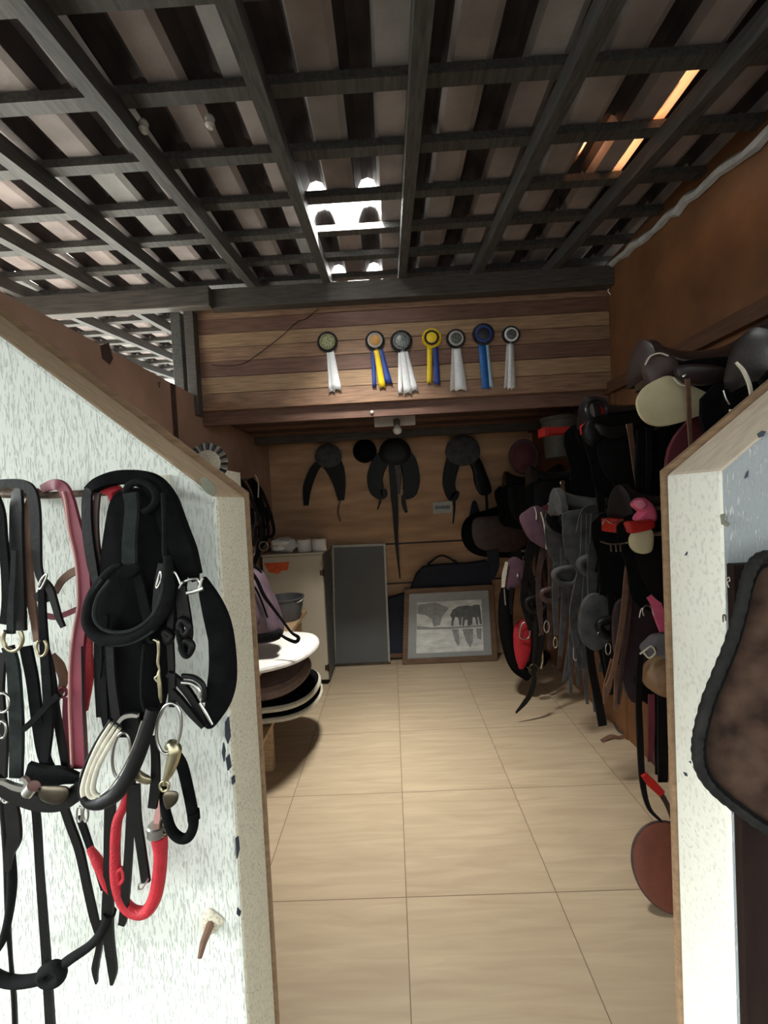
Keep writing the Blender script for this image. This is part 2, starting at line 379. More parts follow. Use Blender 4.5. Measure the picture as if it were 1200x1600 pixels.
MB().box((XR+.008, YF+TW, 0), (XR+.035, 2.62, 2.26)).build('lower_board', PLY, wr)
MB().box((XR+.008, 2.626, 0), (XR+.035, YB+.04, 2.26)).build('lower_board', PLY, wr)
for y in (1.35, 2.05, 2.62): MB().box((XR-.004, y, 0), (XR+.012, y+.035, 2.24)).build('cover_batten', PLY, wr)
struct(MB().box((XR-.03, YF+TW, 2.205), (XR+.004, YB, 2.275)).build('trim_3', RAIL))
# white mortar line between the right wall and the tiles
mb = MB(); pts = [V((XR-.012, YF+.02+i*.06, roof_z(YF+.02+i*.06)+.012+random.uniform(-.012, .012))) for i in range(46)]
mb.tube(pts, [random.uniform(.014, .026) for _ in pts], 6); struct(mb.build('trim_4', mat('white_mortar', L(176, 176, 172), .9, var=.2), smooth=True))

# back wall: three rows of board with dark gaps
wb = MB(); zb = [0, at(690, 908, Y=YB).z, at(690, 846, Y=YB).z, 2.26]
for a, b in zip(zb[:-1], zb[1:]): wb.box((XL, YB, a+.009), (XR+.03, YB+.03, b-.009))
wb = wb.build('wall_back', PLYB, origin=(0, 0, 0)); struct(wb)
MB().box((XL-.05, YB+.03, 0), (XR+.08, YB+.05, 3.0)).build('backing', DBRN, wb)
# upper plank wall that carries the rosettes
ZG0 = 2.235; up_ = MB(); zs = [ZG0]
for y in (607, 581, 557, 535, 513, 490): zs.append(at(480, y, Y=YG).z)
zs.append(2.99); kinds = [0, 2, 1, 0, 2, 1, 0]
for i in range(len(zs)-1):
    up_.cur = kinds[i]; up_.box((XL-.02, YG+random.uniform(0, .004), zs[i]+.0015), (XR, YG+.03, zs[i+1]-.0015))
struct(up_.build('wall_upper', [W_A, W_B, W_C], origin=(0, 0, 0), bevel=.002))
# boarded soffit between the plank wall and the back wall
so = MB()
for i in range(10):
    y0 = YG+.03+i*.149; so.cur = i % 2; so.box((XL, y0, 2.235+.002*(i % 3)), (XR, y0+.146, 2.26))
so = so.build('ceiling_soffit', [W_B, DBRN], origin=(0, 0, 0)); struct(so)
MB().box((XL, 3.72, 2.17), (XR, 3.80, 2.237)).build('soffit_joist', BEAM, so)
MB().box((XL, 2.69, 2.15), (XR, 2.72, 2.236)).build('fascia_board', W_B, so)
# beams and post at the upper wall
struct(MB().box((-1.06, YG-.075, 2.848), (XR, YG-.002, 2.965)).build('trim_5', BEAM, bevel=.004))
struct(MB().box((-2.7, YG-.14, 2.835), (-1.035, YG-.076, 2.955)).build('trim_6', BEAM, bevel=.004))
struct(MB().box((-1.325, YG-.05, 2.2), (-1.262, YG+.03, 2.85)).build('trim_7', RAFT, bevel=.004))
struct(MB().box((-1.235, YG-.06, 2.2), (-1.175, YG+.01, 2.85)).build('trim_8', BEAM, bevel=.004))

# ------------------------------------------------------------------ clay tile roof
Y0R, Y1R, X0R = -2.62, 5.6, -.325-.465*6
NB = int((Y1R-Y0R)/.28); NC = 21
rows = [1.02+.28*k for k in range(-13, -13+NB+1)]
def tile_profile(): return [(0., .012), (.012, .040), (.03, .074), (.062, .084), (.09, .072), (.108, .036), (.118, .0), (.21, -.002), (.2325, .010)]
def tile_piece(mb, ix, y0, prof, jit, main=False, tone=0):
    x0 = X0R+ix*.2325; y1 = y0+.325; vs = []
    for y, dz in ((y0-.02, .034+jit), (y0+.15, .016+jit*.5), (y1, 0.)):
        for x, z in prof: vs.append((x0+x, y, roof_z(y)+.105+z+dz))
    n = len(prof)
    for i in range(n-1):
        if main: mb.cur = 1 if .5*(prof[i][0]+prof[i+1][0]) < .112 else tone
        mb.f += [(len(mb.v)+r*n+i, len(mb.v)+r*n+i+1, len(mb.v)+r*n+n+i+1, len(mb.v)+r*n+n+i) for r in (0, 1)]; mb.mi += [mb.cur]*2
    mb.v += [V(p) for p in vs]
glass = {(12, 1.86), (13, 1.86), (12, 2.70), (13, 2.70)}
orange = {(17, 1.30): (.190, .2325), (17, 1.58): (.190, .2325)}
tiles = MB(); pr = tile_profile(); gl = []; og = []
for y in rows:
    yr = round(y, 2)
    for ix in range(NC):
        j = random.uniform(-.004, .006); tone = random.choice([0, 0, 0, 0, 2])
        if (ix, yr) in glass:
            if ix == 12: gl.append((ix, y, pr)); continue
            gl.append((ix, y, pr[:7])); tile_piece(tiles, ix, y, pr[6:], j, True, tone); continue
        if (ix, yr) in orange:
            a, b = orange[(ix, yr)]
            if yr == 1.58:                                          # plus a sliver of orange in the cover roll
                tile_piece(tiles, ix, y, pr[:3], j, True, tone); og.append((ix, y, pr[2:4])); tile_piece(tiles, ix, y, pr[3:7]+[(a, -.001)], j, True, tone)
            else: tile_piece(tiles, ix, y, pr[:7]+[(a, -.001)], j, True, tone)
            og.append((ix, y, [(a, -.001), (b, -.002)]))
            if b < .23: tile_piece(tiles, ix, y, [(b, -.002), (.2325, .01)], j, True, tone)
            continue
        tile_piece(tiles, ix, y, pr, j, True, tone)
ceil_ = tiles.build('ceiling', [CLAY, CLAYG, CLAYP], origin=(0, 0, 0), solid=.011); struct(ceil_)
for ix, y, p in gl: g = MB(); tile_piece(g, ix, y, p, 0); g.build('glass_tile', GLASS, ceil_, smooth=True)
for ix, y, p in og: g = MB(); tile_piece(g, ix, y, p, 0); g.build('orange_tile', ORANGE, ceil_)
for y in rows:
    z = roof_z(y); MB().box((X0R, y-.022, z+.068), (XR+.25, y+.022, z+.098)).build('batten', RAFT, ceil_)
for k in range(10):
    x = -.325+.465*(k-6)
    if x > 1.3: continue
    M = Matrix.Translation((x, 0, 0)); s = .12
    MB().prism([(x-.024, Y0R, roof_z(Y0R)), (x+.024, Y0R, roof_z(Y0R)), (x+.024, Y0R, roof_z(Y0R)+.068), (x-.024, Y0R, roof_z(Y0R)+.068)], (0, Y1R-Y0R, s*(Y1R-Y0R))).build('rafter', RAFT, ceil_)

# ------------------------------------------------------------------ tack on the rail of the left half wall
Yr = .66
t = thing('hanging_rail', 'rusty iron rail fixed across the white plaster half wall, all the tack hangs on it', 'rail', at(100, 771, Y=Yr))
ropeP('rod', [(-40, 771), (60, 774), (130, 771), (232, 766)], 6, Yr, RUST, t)
for px in (-20, 226):
    p = at(px, 768, Y=Yr); MB().tube([p, p+V((0, YF-Yr, .004))], .007, 8).build('bracket', RUST, t, smooth=True)
MB().prism([p+V((-.012, YF-Yr-.001, -.02)), p+V((.012, YF-Yr-.001, -.02)), p+V((.012, YF-Yr-.001, .03)), p+V((-.012, YF-Yr-.001, .03))], (0, -.003, 0)).build('wall_plate', CREAML, t)

HG = 'halters and bridles on the iron rail'
# 1 --- webbing halter with the steel hooked noseband, far left
t = thing('halter', 'black webbing halter with brass ring and steel hooked noseband, leftmost on the rail', 'halter', at(26, 771, Y=.64), HG)
strapP('crown_strap', [(27, 764, .652), (26, 790), (26, 850), (28, 920), (29, 985)], [21, 22, 24, 26], .635, BLK, t)
strapP('crown_strap', [(-12, 768), (0, 800), (4, 840), (9, 890), (10, 940), (6, 975)], [16, 15, 13], .625, BLKW, t)
strapP('dusty_strap', [(23, 860), (21, 905), (18, 950), (17, 990)], [9, 10, 13], .618, GRYW, t)
ringP('brass_ring', 20, 998, 15, 19, 3, .613, BRASS, t, a0=-40, a1=220)
strapP('cheek_strap', [(12, 1010), (20, 1040), (24, 1090), (26, 1150), (25, 1215)], [20, 22, 24, 22], .622, GRYW, t)
strapP('cheek_strap', [(40, 1010), (50, 1060), (58, 1120), (68, 1180), (84, 1215)], [20, 20, 19], .632, BLKW, t)
strapP('chin_strap', [(92, 1085), (76, 1100), (54, 1124), (36, 1140)], 10, .615, BLKW, t)
ringP('steel_ring', 4, 1098, 11, 15, 2, .612, STEEL, t)
ringP('buckle', 3, 1140, 7, 13, 2, .61, STEEL, t)
strapP('hanging_end', [(0, 1020), (-4, 1080), (2, 1150), (0, 1215)], 22, .64, BLK, t)
strapP('noseband', [(-12, 1216), (8, 1234), (36, 1247), (66, 1254), (98, 1252), (120, 1238), (130, 1222)], [20, 24, 28, 30, 27, 20], .60, BLK, t, th=.007)
strapP('noseband_lining', [(42, 1206), (70, 1214), (96, 1212), (122, 1216)], [34, 36, 30, 16], .62, BLKW, t, th=.006)
strapP('steel_hook', [(-10, 1220), (6, 1222), (22, 1229), (38, 1232), (43, 1224), (38, 1216), (32, 1218)], [5, 8, 10, 10, 8, 6, 4], .592, STEEL, t, th=.005)
MB().tube([at(44, 1239, Y=.588), at(53, 1228, Y=.588)], .009, 12).build('roller_buckle', STEEL, t, smooth=True)
puffP('keeper_plate', [(62, 1230), (84, 1228), (104, 1230), (108, 1240), (100, 1252), (84, 1256), (64, 1248)], .59, .008, BRONZE, t)
strapP('buckled_end', [(16, 1248), (20, 1280), (22, 1310), (14, 1335), (12, 1360)], [22, 26, 24, 16, 8], .625, BLK, t)
ringP('small_ring', 9, 1246, 6, 8, 2, .61, STEEL, t)

# 2 --- brown lined bridle with buckle
t = thing('bridle', 'black bridle with brown lining and open buckle, second from left on the rail', 'bridle', at(52, 771, Y=.64), HG)
strapP('headpiece', [(-20, 757), (10, 755), (34, 757), (49, 768), (55, 800), (57, 850), (60, 890), (68, 912)], [12, 14, 16, 18, 17, 13, 12], .633, BLK, t)
strapP('lined_strap', [(62, 766), (47, 785), (42, 820), (41, 870), (46, 920), (54, 970), (58, 1002)], [10, 14, 18, 19, 16, 12, 10], .643, BRN, t)
MB().tube(path([(60, 917), (64, 906), (72, 897), (73, 901), (66, 916), (62, 920)], .615, 4, True), .0016, 6, True).build('buckle', STEEL, t, smooth=True)
strapP('strap_end', [(66, 905), (78, 920), (86, 945), (92, 965), (99, 980)], [10, 12, 11, 10, 7], .62, BLK, t)
strapP('throat_lash', [(58, 926), (66, 934), (76, 932), (84, 926)], [16, 18, 14, 8], .628, BLK, t)
strapP('cheek_strap', [(66, 905), (66, 950), (68, 990), (70, 1020), (74, 1075), (76, 1130), (70, 1190)], [10, 12, 13, 15, 16, 16, 14], .625, BLKW, t)
strapP('cheek_strap', [(70, 1015), (79, 1050), (86, 1100), (94, 1150), (104, 1205)], [14, 13, 12, 12, 12], .636, BLK, t)
strapP('cheek_strap', [(44, 1020), (50, 1060), (55, 1110), (66, 1160)], [10, 12, 11], .645, BLKW, t)
ringP('brass_dee', 65, 1012, 8, 13, 2.2, .612, BRASS, t, a0=-60, a1=240)
strapP('brown_loop', [(80, 1024), (92, 1040), (99, 1060), (95, 1080), (88, 1098)], [12, 17, 14, 10, 5], .65, BRN, t)

# 3 --- rose leather strap
t = thing('leather_strap', 'wide rose-red leather strap with pale stitched edge, hanging left of the black bundle', 'strap', at(112, 771, Y=.63), HG)
strapP('strap_body', [(66, 764, .66), (84, 757), (98, 762), (107, 780), (114, 810), (124, 850), (131, 900), (132, 950), (124, 990), (121, 1040), (121, 1100), (123, 1150), (125, 1200)], [14, 17, 18, 18, 21, 24, 24, 23, 22, 22, 24, 25, 25], .635, ROSE, t, th=.005)
strapP('pale_edge', [(99, 768), (103, 785), (109, 830), (118, 870), (122, 910), (122, 950), (115, 990), (110, 1040), (109, 1100), (111, 1150), (113, 1199)], 3, .6315, ROSEL, t, th=.005)
strapP('stitching', [(128, 1010), (129, 1060), (130, 1110), (132, 1150), (134, 1198)], 1.2, .6315, DBRN, t, th=.0045)
strapP('brown_loop', [(123, 890), (110, 896), (96, 908), (86, 926)], [13, 13, 11, 9], .642, BRN, t)
strapP('cross_strap', [(72, 962), (90, 964), (120, 952)], [8, 9, 9], .648, ROSE, t)
strapP('red_backing', [(142, 960), (138, 1010), (138, 1060), (132, 1110)], [8, 13, 15, 10], .655, REDR, t)
strapP('lower_strap', [(102, 1090), (104, 1125), (110, 1165), (112, 1200)], [6, 12, 12, 8], .65, ROSE, t)
ringP('small_ring', 98, 1082, 6, 7, 2.4, .645, ROSE, t)

# 4 --- stitched dark brown strap
t = thing('leather_strap', 'narrow dark brown stitched strap between the rose strap and the black felt bundle', 'strap', at(142, 771, Y=.63), HG)
strapP('strap_body', [(152, 760, .655), (142, 762), (136, 780), (137, 830), (144, 880), (152, 915)], [10, 14, 16, 17, 17, 12], .628, BLK, t)
strapP('brown_half', [(153, 770), (149, 800), (149, 840), (154, 880), (160, 915)], [9, 11, 12, 12, 8], .634, DBRN, t)
strapP('hanging_end', [(150, 912), (152, 980), (152, 1050), (155, 1120)], [12, 10, 10, 8], .648, BLK, t)

# 5 --- red cloth over the rail
o = puffP('red_cloth', [(156, 757), (168, 753), (182, 756), (190, 764), (182, 770), (188, 790), (186, 812), (180, 800), (172, 775), (158, 768)], .645, .02, REDR, None); tag(o, 'scrap of bright red cloth draped over the rail above the black bundle', 'cloth')

# 6 --- black felt bundle: padded halter
t = thing('padded_halter', 'large black padded halter with felt pad and stiff round noseband, fullest on the rail', 'halter', at(210, 771, Y=.62), HG)
strapP('crown_pad', [(142, 766, .64), (158, 754), (185, 746), (214, 747), (240, 758), (258, 785), (272, 825), (288, 862), (300, 900)], [14, 18, 22, 26, 32, 38, 40, 36, 28], .622, FELT, t, th=.016)
puffP('felt_pad', [(182, 778), (170, 830), (162, 900), (158, 980), (160, 1060), (166, 1120), (178, 1150), (196, 1146), (220, 1146), (244, 1130), (258, 1080), (266, 1010), (276, 950), (288, 910), (276, 850), (262, 800), (246, 768), (210, 764)], .64, .045, FELT, t, edge=.5)
strapP('webbing_front', [(203, 770), (206, 792), (204, 820), (202, 850), (202, 882)], [24, 22, 22, 23, 24], .606, GRYW, t, th=.005)
puffP('webbing_fold', [(186, 892), (196, 884), (214, 880), (220, 888), (208, 902), (186, 906)], .602, .012, BLKW, t)
strapP('webbing_tail', [(210, 886), (218, 910), (226, 945), (238, 985)], [16, 15, 17, 20], .607, BLKW, t)
ropeP('inner_loop', [(196, 770), (204, 757), (222, 753), (238, 762), (244, 778), (238, 792), (224, 800)], 6, .61, BLKW, t)
NB_ = [(190, 882), (172, 891), (148, 925), (139, 955), (141, 978), (156, 994), (180, 999), (208, 994), (234, 978), (252, 956), (261, 930), (263, 905), (262, 868)]
ropeP('noseband_loop', NB_, [3, 6, 9, 10, 11, 12, 12, 12, 12, 12, 11, 11, 6], .592, BLKW, t)
ropeP('noseband_edge', [(172, 906), (154, 930), (147, 955), (150, 972), (164, 984), (186, 988), (210, 983), (232, 968), (246, 948), (253, 925), (254, 905)], 3, .583, GRYW, t)
ropeP('noseband_edge', [(160, 905), (142, 930), (133, 958), (136, 982), (152, 1001), (180, 1008), (210, 1003), (240, 986)], 2.4, .586, GRYW, t)
ropeP('thin_strap', [(255, 770), (257, 820), (257, 862), (262, 885)], [4, 4, 4, 3], .596, BLKW, t)
strapP('hanging_strap', [(172, 1005), (174, 1050), (178, 1090), (186, 1140)], [14, 14, 15, 16], .607, BLK, t)
strapP('hanging_strap', [(158, 1002), (158, 1035), (155, 1060)], 5, .605, BLKW, t)
ropeP('hanging_strap', [(226, 1005), (222, 1050), (222, 1090), (228, 1112), (236, 1116)], 3, .605, BLKW, t)
strapP('side_strap', [(166, 960), (163, 1030), (164, 1100), (170, 1160)], [8, 10, 10, 6], .612, BLKW, t)

# 7 --- snaffle bridle
t = thing('bridle', 'black snaffle bridle with steel ring bit and cream lined noseband on the rail', 'bridle', at(265, 880, Y=.60), HG)
for a in ([(252, 880), (247, 910), (244, 940), (240, 985)], [(262, 905), (267, 950), (266, 1000), (268, 1045), (267, 1100)], [(268, 890), (278, 925), (283, 965), (280, 1000)],
          [(286, 915), (292, 955), (296, 990), (292, 1020)]):
    strapP('cheek_strap', a, [9, 11, 11, 8], .602, BLK, t)
for a in ([(258, 986), (268, 994), (262, 1002), (258, 992)], [(285, 968), (296, 980), (288, 992), (280, 980)], [(290, 1000), (300, 1010), (292, 1024), (284, 1012)]): ropeP('knot', a, 6, .598, BLK, t, closed=True)
ropeP('cord', [(276, 985), (282, 1010), (292, 1028)], 3, .592, BLKW, t)
ropeP('cord', [(228, 985), (232, 1000), (238, 1003), (246, 1000)], 3, .592, BLKW, t)
ropeP('snap_hook', [(240, 999), (247, 1003), (248, 1018), (247, 1035), (249, 1046), (248, 1056), (250, 1072), (251, 1088), (252, 1098)], [2, 3, 2.4, 2.6, 1.8, 3.4, 3.6, 3.2, 1.6], .588, BRASS, t)
ropeP('snap_lever', [(246, 1056), (242, 1060), (247, 1066)], 1.6, .586, BRASS, t)
MB().tube(path([(244, 915), (248, 900), (251, 893), (252, 905), (246, 918)], .592, 4, True), .0015, 6, True).build('buckle', STEEL, t, smooth=True)
MB().tube(path([(266, 905), (272, 894), (277, 900), (282, 912)], .592, 4), .0017, 6).build('buckle', STEEL, t, smooth=True)
strapP('billet', [(262, 1052), (276, 1062), (294, 1082), (310, 1108), (322, 1134)], [10, 12, 13, 12, 9], .598, BLK, t, th=.006)
strapP('billet', [(268, 1078), (282, 1094), (300, 1116), (318, 1136)], [9, 11, 10, 6], .592, BLK, t, th=.006)
ropeP('keeper_loop', [(284, 1056), (302, 1058), (316, 1068), (320, 1082), (318, 1096)], 4, .592, BLK, t)
ropeP('keeper_loop', [(284, 1066), (300, 1068), (311, 1078), (312, 1090)], 3.4, .588, STEEL, t)
ropeP('buckle_tongue', [(312, 1098), (322, 1114), (332, 1132)], [2.4, 3, 2], .588, STEEL, t)
strapP('bit_hanger', [(270, 1052), (270, 1080), (269, 1104)], [10, 9, 10], .594, BLK, t)
ringP('bit_ring', 264, 1138, 19, 40, 2.6, .588, STEEL, t, tilt=.12)
ropeP('bit_mouthpiece', [(260, 1168), (268, 1164), (273, 1172), (270, 1188), (264, 1206), (259, 1218), (257, 1226)], [5, 9, 11, 10, 8, 5, 4], .588, BRASS, t)
ringP('bit_link', 257, 1228, 7, 8, 2.2, .586, BRASS, t)
ringP('bit_ring', 190, 1180, 14, 36, 2.4, .61, STEEL, t, tilt=.1)
puffP('brass_plate', [(203, 1206), (212, 1200), (224, 1208), (236, 1216), (233, 1225), (216, 1221)], .597, .008, BRASS, t)
puffP('bit_plate', [(256, 1240), (268, 1236), (278, 1240), (276, 1254), (262, 1264), (256, 1254)], .6, .006, BRONZE, t)
ropeP('noseband', [(238, 1108), (230, 1140), (216, 1180), (200, 1215), (182, 1240), (158, 1254), (138, 1255), (128, 1246)], [10, 11, 12, 12, 12, 11, 8, 5], .58, BLK, t, flat=.6)
for k, (o_, m_) in enumerate(((0, CREAML), (7, CREAML), (14, CREAML))):
    ropeP('noseband_lining', [(174+o_*.9, 1130+o_*.6), (156+o_, 1160+o_*.4), (140+o_, 1196), (130+o_*1.1, 1230-o_*.2), (133+o_*1.1, 1247-o_*.5), (146+o_*.8, 1252-o_*.6)], [3, 4.2, 4.4, 4.4, 4, 3], .582, m_, t)
ropeP('noseband_edge', [(174, 1124), (152, 1158), (132, 1200), (125, 1234), (130, 1252)], 3, .585, BLK, t)
ropeP('steel_edge', [(222, 1126), (210, 1162), (192, 1200), (172, 1230), (158, 1242)], 1.4, .572, STEEL, t)
strapP('steel_loop', [(186, 1128), (194, 1120), (206, 1117), (216, 1118)], [6, 7, 7, 6], .585, STEEL, t, th=.005)
strapP('hanger', [(206, 1118), (212, 1150), (218, 1180)], [20, 26, 20], .612, BLK, t)
strapP('hanger', [(240, 1150), (243, 1190), (242, 1230), (238, 1262)], [12, 14, 16, 15], .606, BLK, t)

# 8 --- crescent pad
t = thing('padded_girth', 'black crescent-shaped padded strap with wire buckle, rightmost on the rail', 'girth', at(340, 1000, Y=.61), HG)
puffP('pad', [(312, 908), (318, 902), (326, 910), (346, 940), (360, 975), (367, 1020), (368, 1065), (360, 1098), (346, 1122), (333, 1135), (322, 1130), (326, 1095), (330, 1045), (329, 995), (324, 955), (316, 928)], .61, .03, FELT, t, edge=.4)
ropeP('strap_to_rail', [(258, 800), (286, 850), (300, 890), (306, 908)], [10, 12, 11, 6], .625, FELT, t, flat=.5)
MB().tube(path([(280, 919), (286, 910), (300, 905), (309, 906), (313, 914), (307, 924), (310, 920), (316, 903)], .598, 5), .0022, 6).build('wire_buckle', STEEL, t, smooth=True)
MB().tube(path([(292, 927), (304, 924), (318, 919)], .594, 4), .003, 6).build('buckle_bar', STEEL, t, smooth=True)

# 9 --- red rope halter
t = thing('rope_halter', 'red rope halter loop with steel collar, hanging lowest behind the black straps', 'halter', at(220, 1240, Y=.65), HG)
ropeP('rope_loop', [(200, 1230), (194, 1258), (183, 1285), (180, 1330), (182, 1375), (192, 1408), (208, 1424), (228, 1424), (242, 1402), (249, 1365), (251, 1330), (249, 1306)], [6, 7, 8, 8, 9, 9, 9, 10, 11, 11, 11, 13], .64, REDR, t)
ropeP('rope_end', [(140, 1325), (152, 1345), (164, 1372), (172, 1395)], [5, 8, 8, 6], .65, REDR, t)
ropeP('knot', [(184, 1362), (192, 1358), (194, 1372), (186, 1380)], 4, .637, REDR, t, closed=True)
MB().lathe([(.013, -.009), (.015, -.007), (.015, .007), (.013, .009)], at(246, 1296, Y=.638), (.05, 0, 1), 16).build('steel_collar', STEEL, t, smooth=True)
strapP('pink_tab', [(247, 1238), (247, 1262), (246, 1288)], [8, 8, 14], .64, ROSEL, t)
ringP('dark_ring', 258, 1290, 7, 14, 3, .632, BRONZE, t)

# 10 --- black lead loop
t = thing('lead_rope', 'short black rope loop hanging right of the steel ring bit, against white plaster', 'rope', at(290, 1180, Y=.62), HG)
ropeP('rope', [(272, 1175), (284, 1195), (293, 1230), (300, 1265), (302, 1290), (295, 1307), (283, 1310), (270, 1300), (262, 1280), (256, 1250), (254, 1225)], [8, 9, 9, 9, 8, 8, 8, 8, 8, 7, 6], .62, FELT, t)
ropeP('whipping', [(302, 1268), (303, 1280)], 10, .618, FELT, t)

# 11 --- long reins
t = thing('reins', 'pair of long black reins with forked ends, hanging down the white half wall', 'reins', at(165, 1260, Y=.66), HG)
strapP('rein', [(54, 1250), (58, 1290), (62, 1360), (68, 1440), (73, 1510), (79, 1610)], [12, 13, 13, 14, 15, 16], .652, BLK, t)
strapP('rein', [(98, 1255), (108, 1285), (124, 1330), (136, 1385), (146, 1430), (154, 1460)], [14, 14, 14, 14, 14, 10], .652, BLK, t)
strapP('rein', [(124, 1275), (136, 1310), (150, 1350), (162, 1390)], [12, 11, 9, 8], .655, BLKW, t)
strapP('rein', [(172, 1250), (171, 1300), (170, 1370), (168, 1430), (170, 1470), (176, 1515), (175, 1538)], [18, 18, 18, 20, 18, 16, 5], .646, BLK, t)
strapP('rein_tip', [(160, 1440), (155, 1480), (149, 1512), (151, 1536)], [12, 10, 12, 3], .648, BLK, t)
strapP('rein', [(206, 1215), (203, 1290), (199, 1360), (193, 1430), (190, 1445)], [12, 13, 14, 14, 12], .636, BLK, t)
strapP('rein', [(212, 1225), (214, 1280), (221, 1330), (228, 1378)], [14, 15, 15, 15], .632, BLK, t)
MB().tube(path([(217, 1382), (228, 1380), (232, 1372), (224, 1386), (218, 1390)], .63, 4, True), .0012, 6, True).build('rein_buckle', STEEL, t, smooth=True)
ropeP('belly_loop', [(-25, 1510), (-6, 1526), (20, 1534), (50, 1532), (78, 1523), (108, 1500), (140, 1478), (160, 1455), (172, 1425)], [9, 9, 9, 9, 9, 8, 7, 8, 10], .648, BLKW, t)
ropeP('knot', [(66, 1520), (84, 1510), (96, 1522), (86, 1534), (70, 1532)], 9, .642, BLKW, t, closed=True)
ropeP('thin_cord', [(4, 1250), (10, 1330), (12, 1420), (17, 1500), (22, 1560), (24, 1610)], [5, 5, 4, 3, 4, 4], .655, BLK, t)
ropeP('thin_cord', [(16, 1320), (19, 1380), (14, 1430), (4, 1470), (-8, 1490)], [6, 7, 6, 6, 5], .65, BLKW, t)
for k, a in enumerate(([(130, 1262), (134, 1280), (130, 1285)], [(146, 1268), (146, 1284)])): ringP('small_buckle', 124+k*10, 1272, 4, 12, 1.6, .63, STEEL, t)

# stub of a broken hook in the plaster
t = thing('broken_hook', 'broken wooden peg stub in crumbled plaster at the bottom of the white wall', 'peg', at(330, 1440, Y=YF))
puffP('plaster_crater', [(312, 1440), (320, 1425), (328, 1420), (340, 1428), (350, 1438), (342, 1450), (330, 1460), (318, 1455)], YF-.002, .012, PLJ, t, edge=.1)
p = at(332, 1436, Y=YF); MB().tube([p, p+V((-.004, -.03, -.012)), p+V((-.008, -.036, -.03))], [.008, .006, .004], 8).build('peg', BRN, t, smooth=True)

# ------------------------------------------------------------------ hung on the right half wall
t = thing('board', 'tall dark brown board fixed on the grey plaster behind the hanging saddle pad', 'board', at(1180, 1590, Y=YF-.01))
x0 = at(1134, 1000, Y=YF-.012).x
MB().box((.5715, YF-.016, .02), (1.25, YF-.001, 1.462)).build('panel', mat('dark_board', L(32, 21, 18), .7, spec=.12, var=.3, scale=4, stretch=(6, 6, 1), bump=.1), t, bevel=.002)
MB().tube(path([(1130, 972), (1130, 962), (1133, 961), (1134, 970)], YF-.018, 3), .0012, 5).build('nail', RUST, t)
ropeP('chalk_mark', [(1135, 905), (1139, 902), (1140, 908), (1136, 909), (1139, 918)], .7, YF-.0165, CREAML, t, seg=5)
out = [(1200, 868), (1180, 878), (1168, 905), (1158, 950), (1142, 1005), (1124, 1050), (1106, 1095), (1094, 1140), (1090, 1175), (1097, 1208), (1118, 1236), (1150, 1262), (1190, 1290), (1235, 1312), (1290, 1322), (1340, 1300), (1372, 1250), (1380, 1180), (1360, 1080), (1330, 980), (1300, 900), (1250, 866)]
t = thing('saddle_pad', 'brown felt saddle pad with braided black edge hanging over the dark board', 'saddle pad', at(1230, 1310, Y=.66))
PADF = mat('brown_worn_felt', L(44, 33, 28), .95, var=.4, scale=22, col2=L(76, 58, 48), bump=.5, bscale=70, spec=.1)
puffP('felt', out, .655, .05, PADF, t, k=4, edge=.35, rings=7)
EDGE = mat('braided_edge', L(32, 31, 30), .75, var=.4, spec=.15, scale=60, bump=.3)
P = path(out, .642, 8, True); m_ = len(P)
MB().tube(P, [.0085+.0007*math.sin(i*1.9) for i in range(m_)], 8, True).build('braided_edge', EDGE, t, smooth=True, angle=70)
c = sum(P, V())/m_
MB().tube([p.lerp(c, .055)+V((0, -.006, 0)) for p in P], .0022, 6, True).build('stitch_line', FELT, t, smooth=True)
MB().tube([at(1250, 860, Y=.66)+V((0, 0, .012)), at(1250, 860, Y=YF)+V((0, 0, .012))], .006, 8).build('hanging_peg', RUST, t, smooth=True)

# ------------------------------------------------------------------ seven show rosettes on the plank wall
RG = 'show rosettes on the plank wall'
RB = mat('black_satin', L(34, 32, 36), .55, var=.2); RW = mat('white_satin', L(226, 226, 228), .4, var=.06, scale=60); RBLU = mat('blue_satin', L(40, 62, 132), .45, var=.12)
RBL2 = mat('bright_blue_satin', L(24, 92, 160), .45, var=.12); RY = mat('yellow_satin', L(236, 200, 30), .45, var=.08); RYG = mat('cream_yellow_medal', L(214, 212, 160), .45, var=.35, scale=110, col2=L(90, 96, 70))
RSIL = mat('silver_medal', L(180, 184, 180), .4, .2, var=.35, scale=120, col2=L(70, 74, 74)); RLB = mat('light_blue_satin', L(170, 200, 222), .45, var=.08); RGR = mat('grey_satin', L(178, 172, 166), .4, var=.1)
RGD = mat('dark_medal', L(52, 54, 54), .5, var=.4, scale=100, col2=L(110, 112, 108)); RORG = mat('amber_medal', L(176, 128, 60), .5, var=.2)
